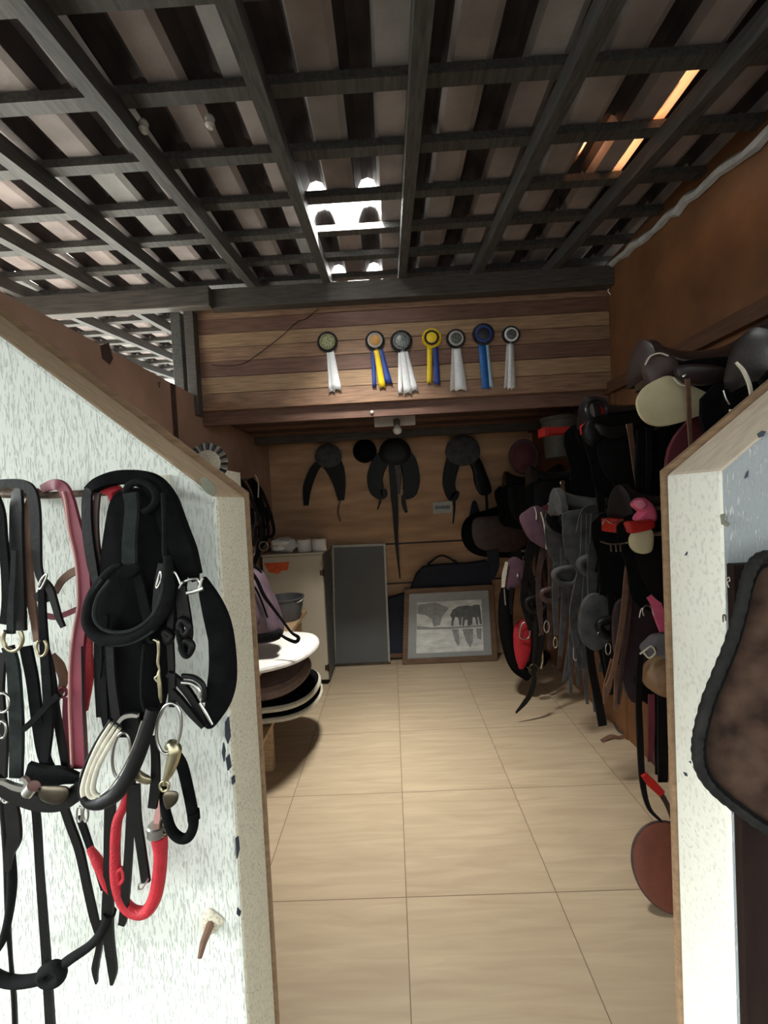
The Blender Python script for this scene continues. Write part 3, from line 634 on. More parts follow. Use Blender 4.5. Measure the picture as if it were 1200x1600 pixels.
def rosette(px, py, r, label, mats, ribbons):
    Yw = YG-.004; s = Yw/F; c = at(px, py, Y=Yw); t = thing('rosette', label, 'rosette', c, RG)
    for k, (x0, x1, x2, x3, y2, m) in enumerate(ribbons):
        yt = py+r*.6; d = Yw-.003-.0022*k
        mb = MB(); w = 5; vs = []
        for j in range(7):
            f = j/6; wav = .002*math.sin(f*5+k)
            for q in (0, .5, 1):
                xx = (x0*(1-q)+x1*q)*(1-f)+(x2*(1-q)+x3*q)*f; yy = yt+(y2-yt)*f - (3 if q == .5 and j == 6 else 0)
                p = at(px+xx, yy, Y=d); p.y += wav - (.0015 if q == .5 else 0); vs.append(p)
        mb.add(vs, [(j*3+q, j*3+q+1, j*3+q+4, j*3+q+3) for j in range(6) for q in (0, 1)])
        mb.build('ribbon', m, t, smooth=True, solid=.0008)
    mo, mi, mc = mats; R = r*s
    mb = MB(); n = 72; vs = [c+V((0, -.012, 0))]
    for ring, f in enumerate((.35, .7, 1.)):
        for k in range(n):
            a = 2*PI*k/n; dz = (.0025 if k % 2 else -.0025)*f; vs.append(c+V((R*f*math.cos(a), -.010+dz+.003*f, R*f*math.sin(a))))
    fs = [(0, 1+k, 1+(k+1) % n) for k in range(n)]
    for ring in (0, 1):
        for k in range(n): fs.append((1+ring*n+k, 1+ring*n+(k+1) % n, 1+ring*n+n+(k+1) % n, 1+ring*n+n+k))
    mb.add(vs, fs); mb.build('pleated_ruffle', mo, t, solid=.0015)
    mb = MB(); vs = []
    for f, dz in ((.50, -.016), (.62, -.020), (.76, -.016)):
        for k in range(n):
            a = 2*PI*k/n; vs.append(c+V((R*f*math.cos(a), dz+(.0012 if k % 2 else -.0012), R*f*math.sin(a))))
    mb.add(vs, [(q*n+k, q*n+(k+1) % n, q*n+n+(k+1) % n, q*n+n+k) for q in (0, 1) for k in range(n)]); mb.build('inner_ruffle', mi, t, solid=.0012)
    MB().lathe([(R*.54, 0), (R*.54, .006), (R*.46, .009), (.0001, .0095)], c+V((0, -.014, 0)), (0, -1, 0), 28).build('medal', mc, t, smooth=True)
rosette(512, 535, 16, 'black rosette with cream medal and two narrow white ribbons, far left of the row', (RB, RYG, RYG), [(-2, 4, 2, 12, 614, RW), (1, 9, 6, 22, 611, RW)])
rosette(586, 533, 15, 'dark rosette with amber centre, one yellow ribbon between two blue ones', (RB, RGR, RORG), [(-7, 0, -4, 2, 606, RBLU), (4, 11, 14, 28, 601, RBLU), (-3, 5, 7, 17, 607, RY)])
rosette(627, 534, 17, 'black rosette with silver medal and three spread white ribbons', (RB, RSIL, RSIL), [(-5, 1, -5, 2, 616, RW), (3, 9, 16, 27, 612, RW), (-2, 6, 4, 17, 616, RW)])
rosette(674, 529, 15, 'gold-edged rosette with yellow centre, a yellow ribbon beside a blue one', (RY, RB, RY), [(2, 10, 4, 14, 602, RBLU), (-7, 2, -7, 0, 600, RY)])
rosette(712, 530, 15, 'black rosette with grey ruffle and dark medal over two wide white ribbons', (RB, RGR, RGD), [(-6, 1, -9, 3, 612, RGR), (-3, 7, -1, 18, 611, RW)])
rosette(755, 523, 17, 'black and grey rosette with bright blue ribbon edged in pale blue, mounted highest', (RB, RBLU, RB), [(0, 8, 6, 16, 607, RLB), (-8, 4, -2, 10, 609, RBL2)])
rosette(798, 524, 14, 'black rosette with white ruffle and three narrow silver ribbons, far right of the row', (RB, RW, RGD), [(-6, 0, -11, -3, 608, RGR), (-1, 5, 1, 8, 609, RGR), (-3, 3, -5, 2, 609, RW)])

# cord trailing over the planks, small fittings
o = MB().tube(path([(498, 482), (478, 498), (464, 503), (440, 525), (405, 552), (380, 568), (350, 572), (330, 570)], YG-.006, 6), .0022, 6).build('cord', BLK, None, smooth=True); tag(o, 'thin dark cord trailing across the planks left of the rosettes', 'cord')
t = thing('lamp', 'small bulb in a white batten holder under the dark boarded soffit', 'lamp', at(620, 660, Y=3.10))
MB().box(tuple(at(585, 664, Y=3.10)+V((0, 0, -.012))), tuple(V((at(649, 658, Y=3.10).x, 3.135, 2.236)))).build('batten_holder', mat('white_lamp_plastic', L(206, 204, 200), .5, var=.05), t, bevel=.003)
c = at(620, 660, Y=3.10)
MB().lathe([(.022, -.02), (.026, -.01), (.024, .02), (.014, .03)], c, (0, -.3, -1), 18).build('socket', mat('lamp_socket', L(120, 118, 112), .5), t, smooth=True)
bm_ = [(.012, 0), (.02, .012), (.032, .03), (.034, .045), (.026, .062), (.012, .07), (.0001, .072)]
MB().lathe(bm_, c+V((0, -.012, -.022)), (0, -.25, -1), 20).build('bulb', mat('white_glass_bulb', L(226, 224, 214), .25, var=.03), t, smooth=True)
o = MB().lathe([(.0001, -.011), (.008, -.008), (.011, 0), (.008, .008), (.0001, .011)], at(581, 644, Y=2.685), (0, -1, 0), 12).build('knob', WHITEF, None, smooth=True); tag(o, 'tiny white porcelain knob on the fascia board under the rosettes', 'knob')
o = MB().tube(path([(951, 428), (948, 436), (954, 446), (950, 454), (955, 462)], YG-.02, 5), .003, 6).build('string', WHITEF, None, smooth=True); tag(o, 'knotted end of white string at the right corner of the upper planks', 'string')
for px, py in ((222, 158), (325, 138)):
    d = at(px, py, Y=1); z = None
    Yb = 1.37; p = at(px, py, Y=Yb); o = MB().lathe([(.010, 0), (.016, .01), (.013, .02), (.016, .03), (.008, .04)], V((p.x, Yb, roof_z(Yb)+.066)), (0, 0, -1), 14).build('insulator', mat('porcelain', L(176, 172, 166), .4), None, smooth=True)
    tag(o, 'small porcelain insulator under the roof battens, '+('left' if px < 300 else 'right')+' one of two above the white wall', 'insulator')

# ------------------------------------------------------------------ back of the room
YW = YB-.012
HC = 'harness pieces on the back wall'
def cap_piece(name, label, cx, cy_, rx, ry, m, group=HC):
    t = thing(name, label, 'harness', at(cx, cy_-ry, Y=YW), group)
    puffP('crown_pad', [(cx+rx*math.cos(a*PI/6), cy_+ry*math.sin(a*PI/6)*(1 if a > 6 else .8)) for a in range(12)], YW-.045, .06, m, t, edge=.4)
    p = at(cx, cy_-2, Y=YW-.03); MB().tube([p, p+V((0, .036, 0))], .008, 8).build('peg', RUST, t)
    return t
t = cap_piece('harness_pad', 'black horseshoe-shaped harness pad with one very long strap, centre of the back wall', 617, 708, 25, 24, BLK)
strapP('side_pad', [(606, 708), (594, 722), (586, 745), (589, 765), (598, 772), (602, 764)], [22, 25, 25, 24, 17, 6], YW-.03, BLK, t, th=.03)
strapP('side_pad', [(628, 708), (638, 722), (643, 748), (640, 768), (632, 778)], [22, 26, 27, 24, 8], YW-.03, BLK, t, th=.03)
strapP('long_strap', [(610, 712), (613, 740), (616, 775), (618, 800), (620, 850), (625, 904)], [8, 10, 11, 9, 5, 2], YW-.04, BLK, t)
strapP('inner_strap', [(618, 714), (620, 745), (622, 772)], [14, 16, 6], YW-.035, DBRN, t)
strapP('strap_end', [(596, 770), (594, 783), (590, 796)], [5, 4, 2], YW-.02, BLK, t)
strapP('strap_end', [(630, 774), (631, 788), (635, 801)], [6, 7, 5], YW-.02, BLK, t)
t = cap_piece('harness_pad', 'dark harness pad with single drooping tail, left of the round black hat', 513, 714, 21, 21, DUST)
strapP('tail_pad', [(514, 716), (524, 734), (530, 756), (533, 782)], [32, 28, 20, 10], YW-.03, BLK, t, th=.03)
strapP('left_strap', [(502, 720), (490, 735), (480, 762), (478, 790)], [10, 14, 14, 8], YW-.02, BLK, t, th=.012)
strapP('strap_end', [(532, 780), (528, 800), (532, 815)], 3, YW-.02, BRN, t)
t = cap_piece('harness_pad', 'broad dark harness pad with wide right flap, above the small white label', 723, 706, 27, 27, DUST)
strapP('side_pad', [(710, 716), (704, 738), (702, 758), (708, 776), (716, 768)], [24, 22, 20, 17, 6], YW-.03, BLK, t, th=.03)
puffP('side_flap', [(732, 700), (748, 714), (760, 740), (768, 768), (752, 774), (742, 758), (738, 735), (730, 716)], YW-.03, .04, BLK, t)
strapP('strap_end', [(708, 772), (710, 792), (708, 818)], [5, 4, 2], YW-.02, BLK, t)
strapP('strap_end', [(760, 772), (761, 795), (758, 820)], [4, 4, 2], YW-.02, BLK, t)
strapP('strap_end', [(736, 815), (738, 800), (741, 784), (746, 800), (748, 818)], [8, 7, 5, 7, 8], YW-.02, NAVY, t)
c = at(570, 705, Y=YW)
t = thing('hat', 'round black riding hat hung flat on the back wall between two harness pads', 'hat', c)
MB().lathe([(.116, 0), (.118, .012), (.10, .016)], c, (0, -1, 0), 30).build('brim', FELT, t, smooth=True)
MB().lathe([(.10, .012), (.097, .045), (.075, .078), (.035, .092), (.0001, .095)], c, (0, -1, 0), 30).build('crown', FELT, t, smooth=True)
t = thing('label_plate', 'small white label plate with faded blue writing on the back wall', 'label', at(692, 802, Y=YW))
MB().prism([at(x, y, Y=YB-.001) for x, y in ((676, 785), (706, 783), (706, 801), (677, 803))], (0, -.005, 0)).build('plate', mat('faded_white_label', L(176, 178, 172), .6, var=.1), t)
mb = MB()
for i in range(9): mb.add([at(680+i*2.6, 790.5-i*.1, Y=YB-.0065), at(682+i*2.6, 790.5-i*.1+random.uniform(-1, 1), Y=YB-.0065), at(681.8+i*2.6, 796-i*.1, Y=YB-.0065), at(679.8+i*2.6, 795+random.uniform(-1, 1), Y=YB-.0065)], [(0, 1, 2, 3)])
mb.build('faded_lettering', mat('faded_blue_ink', L(92, 104, 116), .7), t, solid=.0006)

# black padded case, framed picture, framed grey board
t = thing('padded_case', 'tall black padded case standing behind the framed horse picture', 'case', at(690, 1022, Y=4.07))
MB().prism([at(x, y, Y=4.055) for x, y in ((607, 1022), (606, 935), (640, 925), (650, 898), (662, 885), (690, 882), (730, 880), (762, 876), (768, 890), (772, 1015))], (0, .07, 0)).build('body', NAVY, t, bevel=.012)
MB().tube(path([(668, 882), (690, 868), (715, 880)], 4.09, 5), .009, 8).build('handle', BLK, t, smooth=True)
WF = wood('walnut_frame', L(104, 80, 62), L(128, 100, 78))
t = thing('framed_picture', 'wooden framed black and white picture of horses in water, leaning by the back wall', 'picture', at(703, 1032, Y=4.0))
A = [at(632, 920, Y=4.03), at(770, 913, Y=4.03), at(777, 1028, Y=3.99), at(628, 1030, Y=3.99)]
A[3].z = A[2].z = .003; q = lambda u, v: (A[0].lerp(A[1], u)).lerp(A[3].lerp(A[2], u), v)
nn = (A[1]-A[0]).cross(A[3]-A[0]).normalized(); nn = nn if nn.y < 0 else -nn
def slab(u0, v0, u1, v1, d0, d1, name, m, par, **k):
    return MB().prism([q(u0, v0)+nn*d0, q(u1, v0)+nn*d0, q(u1, v1)+nn*d0, q(u0, v1)+nn*d0], nn*(d1-d0)).build(name, m, par, **k)
fw, fh = .055, .072
slab(0, 0, 1, fh, -.012, .016, 'frame_rail', WF, t, bevel=.003); slab(0, 1-fh, 1, 1, -.012, .016, 'frame_rail', WF, t, bevel=.003)
slab(0, fh, fw, 1-fh, -.012, .016, 'frame_stile', WF, t, bevel=.003); slab(1-fw, fh, 1, 1-fh, -.012, .016, 'frame_stile', WF, t, bevel=.003)
slab(fw, fh, 1-fw, 1-fh, -.01, .002, 'mount', mat('grey_mount', L(158, 162, 162), .4, var=.06), t)
ph = slab(.145, .19, .862, .865, .002, .004, 'photograph', mat('silver_print', L(206, 210, 210), .3, var=.14, scale=7, stretch=(1, 1, 3), col2=L(244, 247, 245)), t)
def flat(name, uv, m, d=.005): MB().prism([q(u, v)+nn*d for u, v in uv], nn*.0006).build(name, m, ph)
HM = mat('printed_dark_grey', L(104, 108, 110), .4, var=.3, scale=22); HL = mat('printed_mid_grey', L(150, 154, 154), .4, var=.2, scale=25)
flat('printed_shore', [(.148, .50), (.30, .53), (.50, .535), (.86, .53), (.86, .55), (.5, .56), (.148, .55)], HL, .0045)
flat('printed_trees', [(.148, .22), (.35, .20), (.5, .28), (.42, .40), (.40, .50), (.33, .52), (.31, .42), (.24, .36), (.148, .34)], HL, .0048)
flat('printed_horse', [(.52, .52), (.53, .42), (.51, .38), (.54, .31), (.60, .27), (.70, .26), (.76, .28), (.79, .34), (.81, .44), (.815, .52), (.795, .52), (.785, .43), (.76, .40), (.75, .52), (.73, .52), (.725, .42), (.64, .41), (.63, .52), (.61, .52), (.60, .42), (.57, .40), (.55, .46), (.545, .52)], HM, .0054)
flat('printed_horse', [(.64, .53), (.65, .40), (.70, .31), (.78, .255), (.84, .26), (.85, .40), (.855, .52), (.835, .52), (.82, .42), (.74, .42), (.73, .53), (.70, .53), (.70, .44), (.67, .46), (.66, .53)], HM, .0058)
flat('printed_reflection', [(.53, .57), (.60, .57), (.61, .76), (.59, .79), (.56, .72)], HL, .0048); flat('printed_reflection', [(.64, .57), (.76, .57), (.75, .74), (.72, .82), (.68, .74)], HL, .0048); flat('printed_reflection', [(.79, .57), (.85, .57), (.84, .72), (.80, .7)], HL, .0048)

A = [at(519, 852, Y=4.10), at(602, 849, Y=4.10), at(610, 1037, Y=4.02), at(522, 1030, Y=4.02)]; A[3].z = A[2].z = .004
nn = (A[1]-A[0]).cross(A[3]-A[0]).normalized(); nn = nn if nn.y < 0 else -nn
t = thing('framed_board', 'dark grey board in pale metal frame, standing between cabinet and framed picture', 'board', q(.5, 1))
slab(.03, .02, .97, .985, -.006, .004, 'panel', mat('slate_grey_panel', L(92, 94, 94), .6, var=.08, scale=3), t)
FR = mat('pale_metal_frame', L(158, 156, 146), .45, .3, var=.12)
slab(0, 0, 1, .02, -.01, .012, 'frame_rail', FR, t); slab(0, .983, 1, 1, -.01, .012, 'frame_rail', BRONZE, t)
slab(0, .02, .03, .983, -.01, .012, 'frame_stile', FR, t); slab(.965, .02, 1, .983, -.01, .012, 'frame_stile', FR, t)

# old cabinet with its things
CX0, CX1, CY0, CY1, CZ = -1.16, -.622, 3.60, 4.08, 1.175
BEI = mat('aged_beige_paint', L(182, 172, 152), .5, var=.1, scale=3, bump=.05); CSD = mat('grey_cabinet_side', L(92, 92, 92), .5, var=.1)
t = thing('cabinet', 'old beige metal cabinet with brass hinges, standing against the left wall', 'cabinet', ((CX0+CX1)/2, (CY0+CY1)/2, 0))
MB().box((CX0, CY0+.03, .035), (CX1, CY1, CZ)).build('body', CSD, t, bevel=.006)
MB().box((CX0-.004, CY0+.0, CZ-.012), (CX1+.004, CY1, CZ+.008)).build('top_panel', BEI, t, bevel=.004)
d = MB().box((CX0+.004, CY0, .05), (CX1-.004, CY0+.032, CZ-.014)).build('door', BEI, t, bevel=.006)
for z in (1.08, 1.0, .16): 
    MB().box((CX1-.03, CY0-.008, z-.022), (CX1+.008, CY0+.012, z+.022)).tube([(CX1+.002, CY0-.008, z-.03), (CX1+.002, CY0-.008, z+.03)], .008, 8).build('hinge', BRASS if z > 1.05 else BRONZE, d)
MB().prism([at(x, y, Y=CY0-.001) for x, y in ((412, 880), (452, 878), (450, 890), (440, 892), (434, 897), (420, 894))], (0, -.001, 0)).build('orange_sticker', mat('orange_sticker', L(214, 92, 44), .6), d)
for x in (CX0+.03, CX1-.06):
    for y in (CY0+.04, CY1-.06): MB().box((x, y, 0), (x+.035, y+.035, .036)).build('foot', BLK, t)
for x, lab in ((-.80, 'white bandage roll on the cabinet, beside the wrapped bundle'), (-.665, 'white bandage roll on the cabinet, nearest its right corner')):
    t = thing('bandage_roll', lab, 'bandage', (x, 3.72, CZ+.008), 'bandage rolls on the cabinet')
    MB().lathe([(.02, 0), (.06, .001), (.064, .006), (.064, .104), (.06, .11), (.02, .108)], (x, 3.72, CZ+.008), (0, 0, 1), 24).build('roll', WHITEF, t, smooth=True)
    MB().lathe([(.001, 0), (.022, 0), (.022, .004), (.001, .005)], (x, 3.72, CZ+.114), (0, 0, 1), 16).build('core', GREYF, t, smooth=True)
def lump(u, v, c, rx, ry, rz, seed, amp=.18):
    th = 2*PI*u; ph_ = -PI/2+PI*v; n = V((math.cos(ph_)*math.cos(th), math.cos(ph_)*math.sin(th), math.sin(ph_)))
    k = 1+amp*noise.noise(n*2.1+V((seed, 0, 0)))+amp*.5*noise.noise(n*5+V((seed, 3, 0)))
    return V(c)+V((n.x*rx*k, n.y*ry*k, max(n.z*rz*k, -rz)))
o = MB().grid(lambda u, v: lump(u, v, (-.985, 3.72, CZ+.075), .12, .09, .067, 4, .3), 28, 16, True).build('wrapped_bundle', WHITEF, None, smooth=True); tag(o, 'crumpled white plastic-wrapped bundle on the left end of the cabinet', 'bundle')

# bench on the left with pads, bag and tub
BW = wood('pale_bench_wood', L(178, 146, 108), L(200, 168, 130))
BZ, BX1, BY0, BY1 = .715, -.755, 1.55, 3.46
t = thing('bench', 'pale wooden two-tier bench along the left wall, mostly hidden by the door jamb', 'bench', (-.98, 2.5, 0))
MB().box((XL+.022, BY0, BZ-.03), (BX1, BY1, BZ)).build('top_plank', BW, t, bevel=.004)
MB().box((XL+.022, BY0, .28), (BX1-.02, BY1-.3, .305)).build('lower_plank', BW, t, bevel=.004)
for y in (BY0+.05, 2.45, BY1-.1):
    for x in (XL+.04, BX1-.09): MB().box((x, y, 0), (x+.05, y+.05, BZ-.03)).build('leg', BW, t)

def slab_pad(name, label, cat, outline, z, th, m, trim=None, group=None):
    """rounded flat pad: outline in x,y at height z"""
    P = cr_([(x, y, z+th/2) for x, y in outline], 6, True); c = sum(P, V())/len(P)
    t = thing(name, label, cat, (c.x, c.y, z), group)
    MB().puff(P, (0, 0, 1), th, 6, edge=.55).build('pad', m, t, smooth=True, angle=60)
    if trim: MB().tube([p+V((0, 0, 0)) for p in P], th*.2+.003, 8, True).build('piping', trim, t, smooth=True)
    MB().tube([p.lerp(c, .16)+V((0, 0, th*.36)) for p in P], .0022, 6, True).build('stitch_line', trim or m, t, smooth=True)
    return t
slab_pad('saddle_pad', 'white rounded saddle pad jutting out over the bench under the mauve bag', 'saddle pad', [(-.94, 2.15), (-.78, 2.12), (-.58, 2.24), (-.495, 2.46), (-.56, 2.68), (-.78, 2.76), (-.94, 2.74)], BZ+.001, .05, WHITEF, mat('grey_white_piping', L(196, 190, 184), .8))
SG = 'saddle pads stacked on the lower tier'
o3 = [(-1.1, 2.42), (-.74, 2.40), (-.58, 2.50), (-.535, 2.72), (-.60, 2.90), (-.8, 2.96), (-1.1, 2.94)]
slab_pad('saddle_pad', 'black saddle pad with cream piping, lowest of the stack under the bench', 'saddle pad', [(x+.0, y) for x, y in o3], .3075, .07, BLKW, CREAML, SG)
slab_pad('saddle_pad', 'black saddle pad with cream piping, middle of the stack under the bench', 'saddle pad', [(x-.005, y-.03) for x, y in o3], .383, .075, FELT, CREAML, SG)
slab_pad('saddle_pad', 'thick dark brown saddle pad with brown piping, topmost of the stack under the bench', 'saddle pad', [(x-.07, y-.10) for x, y in o3], .462, .17, mat('dark_brown_quilt', L(72, 56, 54), .8, var=.15), mat('brown_piping', L(104, 86, 80), .7), SG)

bg_t = thing('bag', 'mauve nylon bag with black straps lying on the white saddle pad', 'bag', (-.80, 2.4, BZ+.05))
out = [(376, 890), (396, 889), (408, 896), (416, 912), (424, 930), (433, 950), (440, 975), (440, 992), (430, 999), (405, 1004), (372, 1008), (366, 950)]
NYL = mat('mauve_nylon', L(92, 74, 84), .55, var=.35, scale=12, bump=.9, bscale=22)
o = puffP('body', out, 2.34, .24, NYL, bg_t, edge=.35, rings=7)
puffP('front_pocket', [(376, 935), (394, 930), (404, 945), (408, 965), (400, 982), (376, 990)], 2.235, .07, NYL, bg_t, edge=.3)
puffP('base_panel', [(374, 992), (400, 988), (425, 984), (439, 984), (438, 997), (410, 1003), (374, 1008)], 2.27, .09, BLKW, bg_t, edge=.4)
strapP('shoulder_strap', [(392, 892), (402, 908), (412, 930), (425, 948), (440, 968), (455, 988), (466, 996), (462, 1003), (448, 998), (436, 990)], [5, 6, 6, 5, 4, 4, 6, 6, 5, 4], 2.215, BLKW, bg_t)
ropeP('zip', [(384, 912), (398, 918), (408, 938), (418, 965)], 1.6, 2.225, BLKW, bg_t)
strapP('top_handle', [(384, 894), (392, 885), (402, 888), (408, 896)], 5, 2.34, BLKW, bg_t)
t = thing('tub', 'dark grey open plastic tub standing on the far end of the bench', 'tub', (-.86, 3.2, BZ))
TUB = mat('dark_grey_plastic', L(74, 74, 76), .5, var=.12)
MB().lathe([(.001, .0), (.1, 0), (.13, .11), (.136, .165), (.146, .17), (.146, .178), (.13, .178), (.12, .11), (.078, .012), (.001, .012)], (-.86, 3.2, BZ), (0, 0, 1), 28).build('body', TUB, t, smooth=True, angle=50)
MB().tube([(-.86+.142*math.cos(a*PI/10), 3.2-.122*math.sin(a*PI/10)*.35-.05, BZ+.165-.03*math.sin(a*PI/10)) for a in range(11)], .004, 6).build('handle', STEEL, t, smooth=True)

# narrow shelf unit behind the half wall, with a pleated rosette on its front
t = thing('shelf_unit', 'narrow pale shelf unit just showing behind the slope of the white wall', 'shelf', (-1.07, 2.5, BZ))
for x in (-1.18, -.985): MB().box((x, 2.42, BZ), (x+.022, 2.66, 1.83)).build('side_panel', BW if x < -1.1 else CREAML, t)
for z in (.9, 1.4, 1.79): MB().box((-1.158, 2.43, z), (-.985, 2.66, z+.022)).build('shelf_board', BW, t)
c = at(326, 724, Y=2.40); R = .118; t = thing('pleated_rosette', 'large grey pleated rosette with pale centre, peeking over the left wall slope', 'rosette', c)
mb = MB(); n = 64; vs = []
for f, in ((.62,), (1.,)):
    for k in range(n): a = 2*PI*k/n; vs.append(c+V((R*f*math.cos(a), -.012+(.006 if k % 2 else -.006)*f, R*f*math.sin(a))))
mb.add(vs, [(k, (k+1) % n, n+(k+1) % n, n+k) for k in range(n)]); mb.mi = [k % 4 // 2 for k in range(n)]
mb.build('ruffle', [mat('grey_ribbon', L(150, 148, 142), .6), mat('dark_grey_ribbon', L(66, 66, 68), .6)], t, solid=.002)
MB().lathe([(R*.66, 0), (R*.64, .008), (R*.3, .014), (.0001, .014)], c+V((0, -.008, 0)), (0, -1, 0), 30).build('centre', CREAML, t, smooth=True)
ropeP('pin_string', [(322, 712), (328, 722), (334, 735)], .7, 2.38, BRN, t, seg=5)
MB().box((c.x-.01, 2.396, c.z-.01), (c.x+.01, 2.425, c.z+.01)).build('backing_block', BW, t)

# tack on the left wall
LG = 'bridles on the left wall'
for k, (y, lab, mm) in enumerate(((3.02, 'black bridle on the left wall, nearest the door jamb', BLK), (3.34, 'black bridle on the left wall, with pale cord, nearer the cabinet', BLKW))):
    x = XL+.05; z = 1.84; t = thing('bridle', lab, 'bridle', (x, y, z), LG)
    MB().tube([(XL, y, z-.01), (XL+.11, y, z+.005)], .008, 8).build('peg', RUST, t)
    for j, dx in enumerate((0, .03, .06, .10)):
        P = cr_([(x+dx*.3, y, z), (x+dx+.05, y-.03*j, z-.15), (x+dx+.07, y+.02*j, z-.45), (x+dx*.6, y-.05+.03*j, z-.8+.1*j)], 6)
        MB().strap(P, .028, .005, (0, -1, 0)).build('strap', mm, t, smooth=True)
    P = cr_([(x, y-.03, z-.3), (x+.1, y-.06, z-.42), (x+.16, y-.05, z-.36), (x+.14, y-.03, z-.25)], 6, True); MB().tube(P, .012, 8, True).build('noseband', mm, t, smooth=True)
    MB().tube([V((x+.12+.036*math.cos(a*PI/9), y-.07, z-.55+.036*math.sin(a*PI/9))) for a in range(18)], .004, 6, True).build('bit_ring', STEEL, t, smooth=True)
    if k: MB().tube(cr_([(x+.09, y-.08, z+.02), (x+.11, y-.08, z-.05), (x+.105, y-.09, z-.16)], 6), .005, 6).build('pale_cord', CREAML, t, smooth=True)

# ------------------------------------------------------------------ right wall: saddles on racks and hanging tack
def rack(loc, label, m=REDP, reach=.50):
    x, y, z = loc; t = thing('saddle_rack', label, 'rack', (XR, y, z), 'saddle racks on the right wall')
    for s in (-1, 1): MB().box((XR-reach, y+s*.032-.013, z-.03), (XR+.002, y+s*.032+.013, z+.008)).build('arm', m, t, bevel=.004)
    MB().box((XR-reach-.012, y-.05, z-.04), (XR-reach+.02, y+.05, z+.012)).build('end_bar', m, t, bevel=.004)
    MB().box((XR-.02, y-.07, z-.16), (XR+.003, y+.07, z+.03)).build('wall_plate', m, t, bevel=.003)
    MB().tube([(XR-reach*.55, y, z-.03), (XR-.01, y, z-.15)], .013, 8).build('brace', m, t)
    return t
def saddle(loc, label, seat_m, flap_m, pad_m=None, front_flap=None, k=1., cantle=.09, leather=BRN, leather_len=.34, rear_flap=True, group='saddles on the right wall racks'):
    O = V(loc); t = thing('saddle', label, 'saddle', O, group)
    def W(x, y, z): return O+V((x*k, y*k, z*k))
    def sf(u, v):
        x = -.21+.43*u; a = (v-.5)*2*1.2
        wd = .062+.075*min(1, max(0, (u-.15)/.6))**1.3*(1-.35*max(0, (u-.85)/.15)**2)
        zt = .055+.055*max(0, (.4-u)/.4)**2+cantle*max(0, (u-.45)/.55)**2
        return W(x+(.02*math.cos(a) if u > .9 else 0), wd*math.sin(a)/math.sin(1.2), zt-(1-math.cos(a))*(.085+.03*u))
    MB().grid(sf, 20, 15).build('seat', seat_m, t, smooth=True, solid=.022*k, sub=1)
    arch = cr_([W(-.2, y_, z_) for y_, z_ in ((-.09, -.03), (-.085, .03), (-.06, .085), (0, .118), (.06, .085), (.085, .03), (.09, -.03), (0, -.02))], 3, True)
    MB().puff(arch, (-1, 0, 0), .05*k, 5, edge=.6).build('pommel', seat_m, t, smooth=True)
    ct = cantle+.055
    arch = cr_([W(.215, y_, z_) for y_, z_ in ((-.135, -.03), (-.125, .04), (-.08, ct*.8), (0, ct), (.08, ct*.8), (.125, .04), (.135, -.03), (0, -.03))], 3, True)
    MB().puff(arch, (1, 0, 0), .045*k, 5, edge=.6).build('cantle', seat_m, t, smooth=True)
    fo = [(-.19, .0), (-.225, -.08), (-.22, -.2), (-.17, -.30), (-.08, -.345), (.02, -.335), (.085, -.27), (.10, -.15), (.10, -.01)]
    for s in ((-1, 1) if rear_flap else (-1,)):
        if s == -1 and front_flap: puffP('flap', front_flap, O.y-.125*k, .022, flap_m, t, edge=.5)
        else: MB().puff(cr_([W(x, s*(.105-.1*z), z) for x, z in fo], 4, True), (0, s, -.1), .02, 5, edge=.5).build('flap', flap_m, t, smooth=True)
        MB().puff(cr_([W(x, s*.085, z) for x, z in ((-.19, .0), (-.2, -.10), (-.05, -.16), (.12, -.13), (.2, -.05), (.2, .01))], 4, True), (0, s, 0), .06, 5, edge=.5).build('panel', FELT, t, smooth=True)
    if pad_m:
        po = [(-.24, .0), (-.25, -.2), (-.22, -.33), (-.05, -.36), (.15, -.34), (.24, -.25), (.25, 0.)]
        for s in (-1, 1): MB().puff(cr_([W(x, s*(.093-.06*z), z) for x, z in po], 4, True), (0, s, 0), .018, 4, edge=.6).build('saddle_cloth', pad_m, t, smooth=True)
    if leather:
        MB().strap(cr_([W(-.05, -.135, .0), W(-.05, -.15, -.06), W(-.045, -.155, -.2), W(-.05, -.152, -leather_len)], 5), .026*k, .005).build('stirrup_leather', leather, t, smooth=True)
        MB().lathe([(.012, -.003), (.017, 0), (.012, .003)], W(-.05, -.145, -.01), (0, -1, 0), 14).build('stirrup_bar', STEEL, t, smooth=True)
    return t
LB = mat('glossy_black_leather', L(30, 28, 29), .32, var=.25, bump=.1); DBL = mat('glossy_brown_leather', L(46, 34, 34), .35, var=.25, bump=.1)
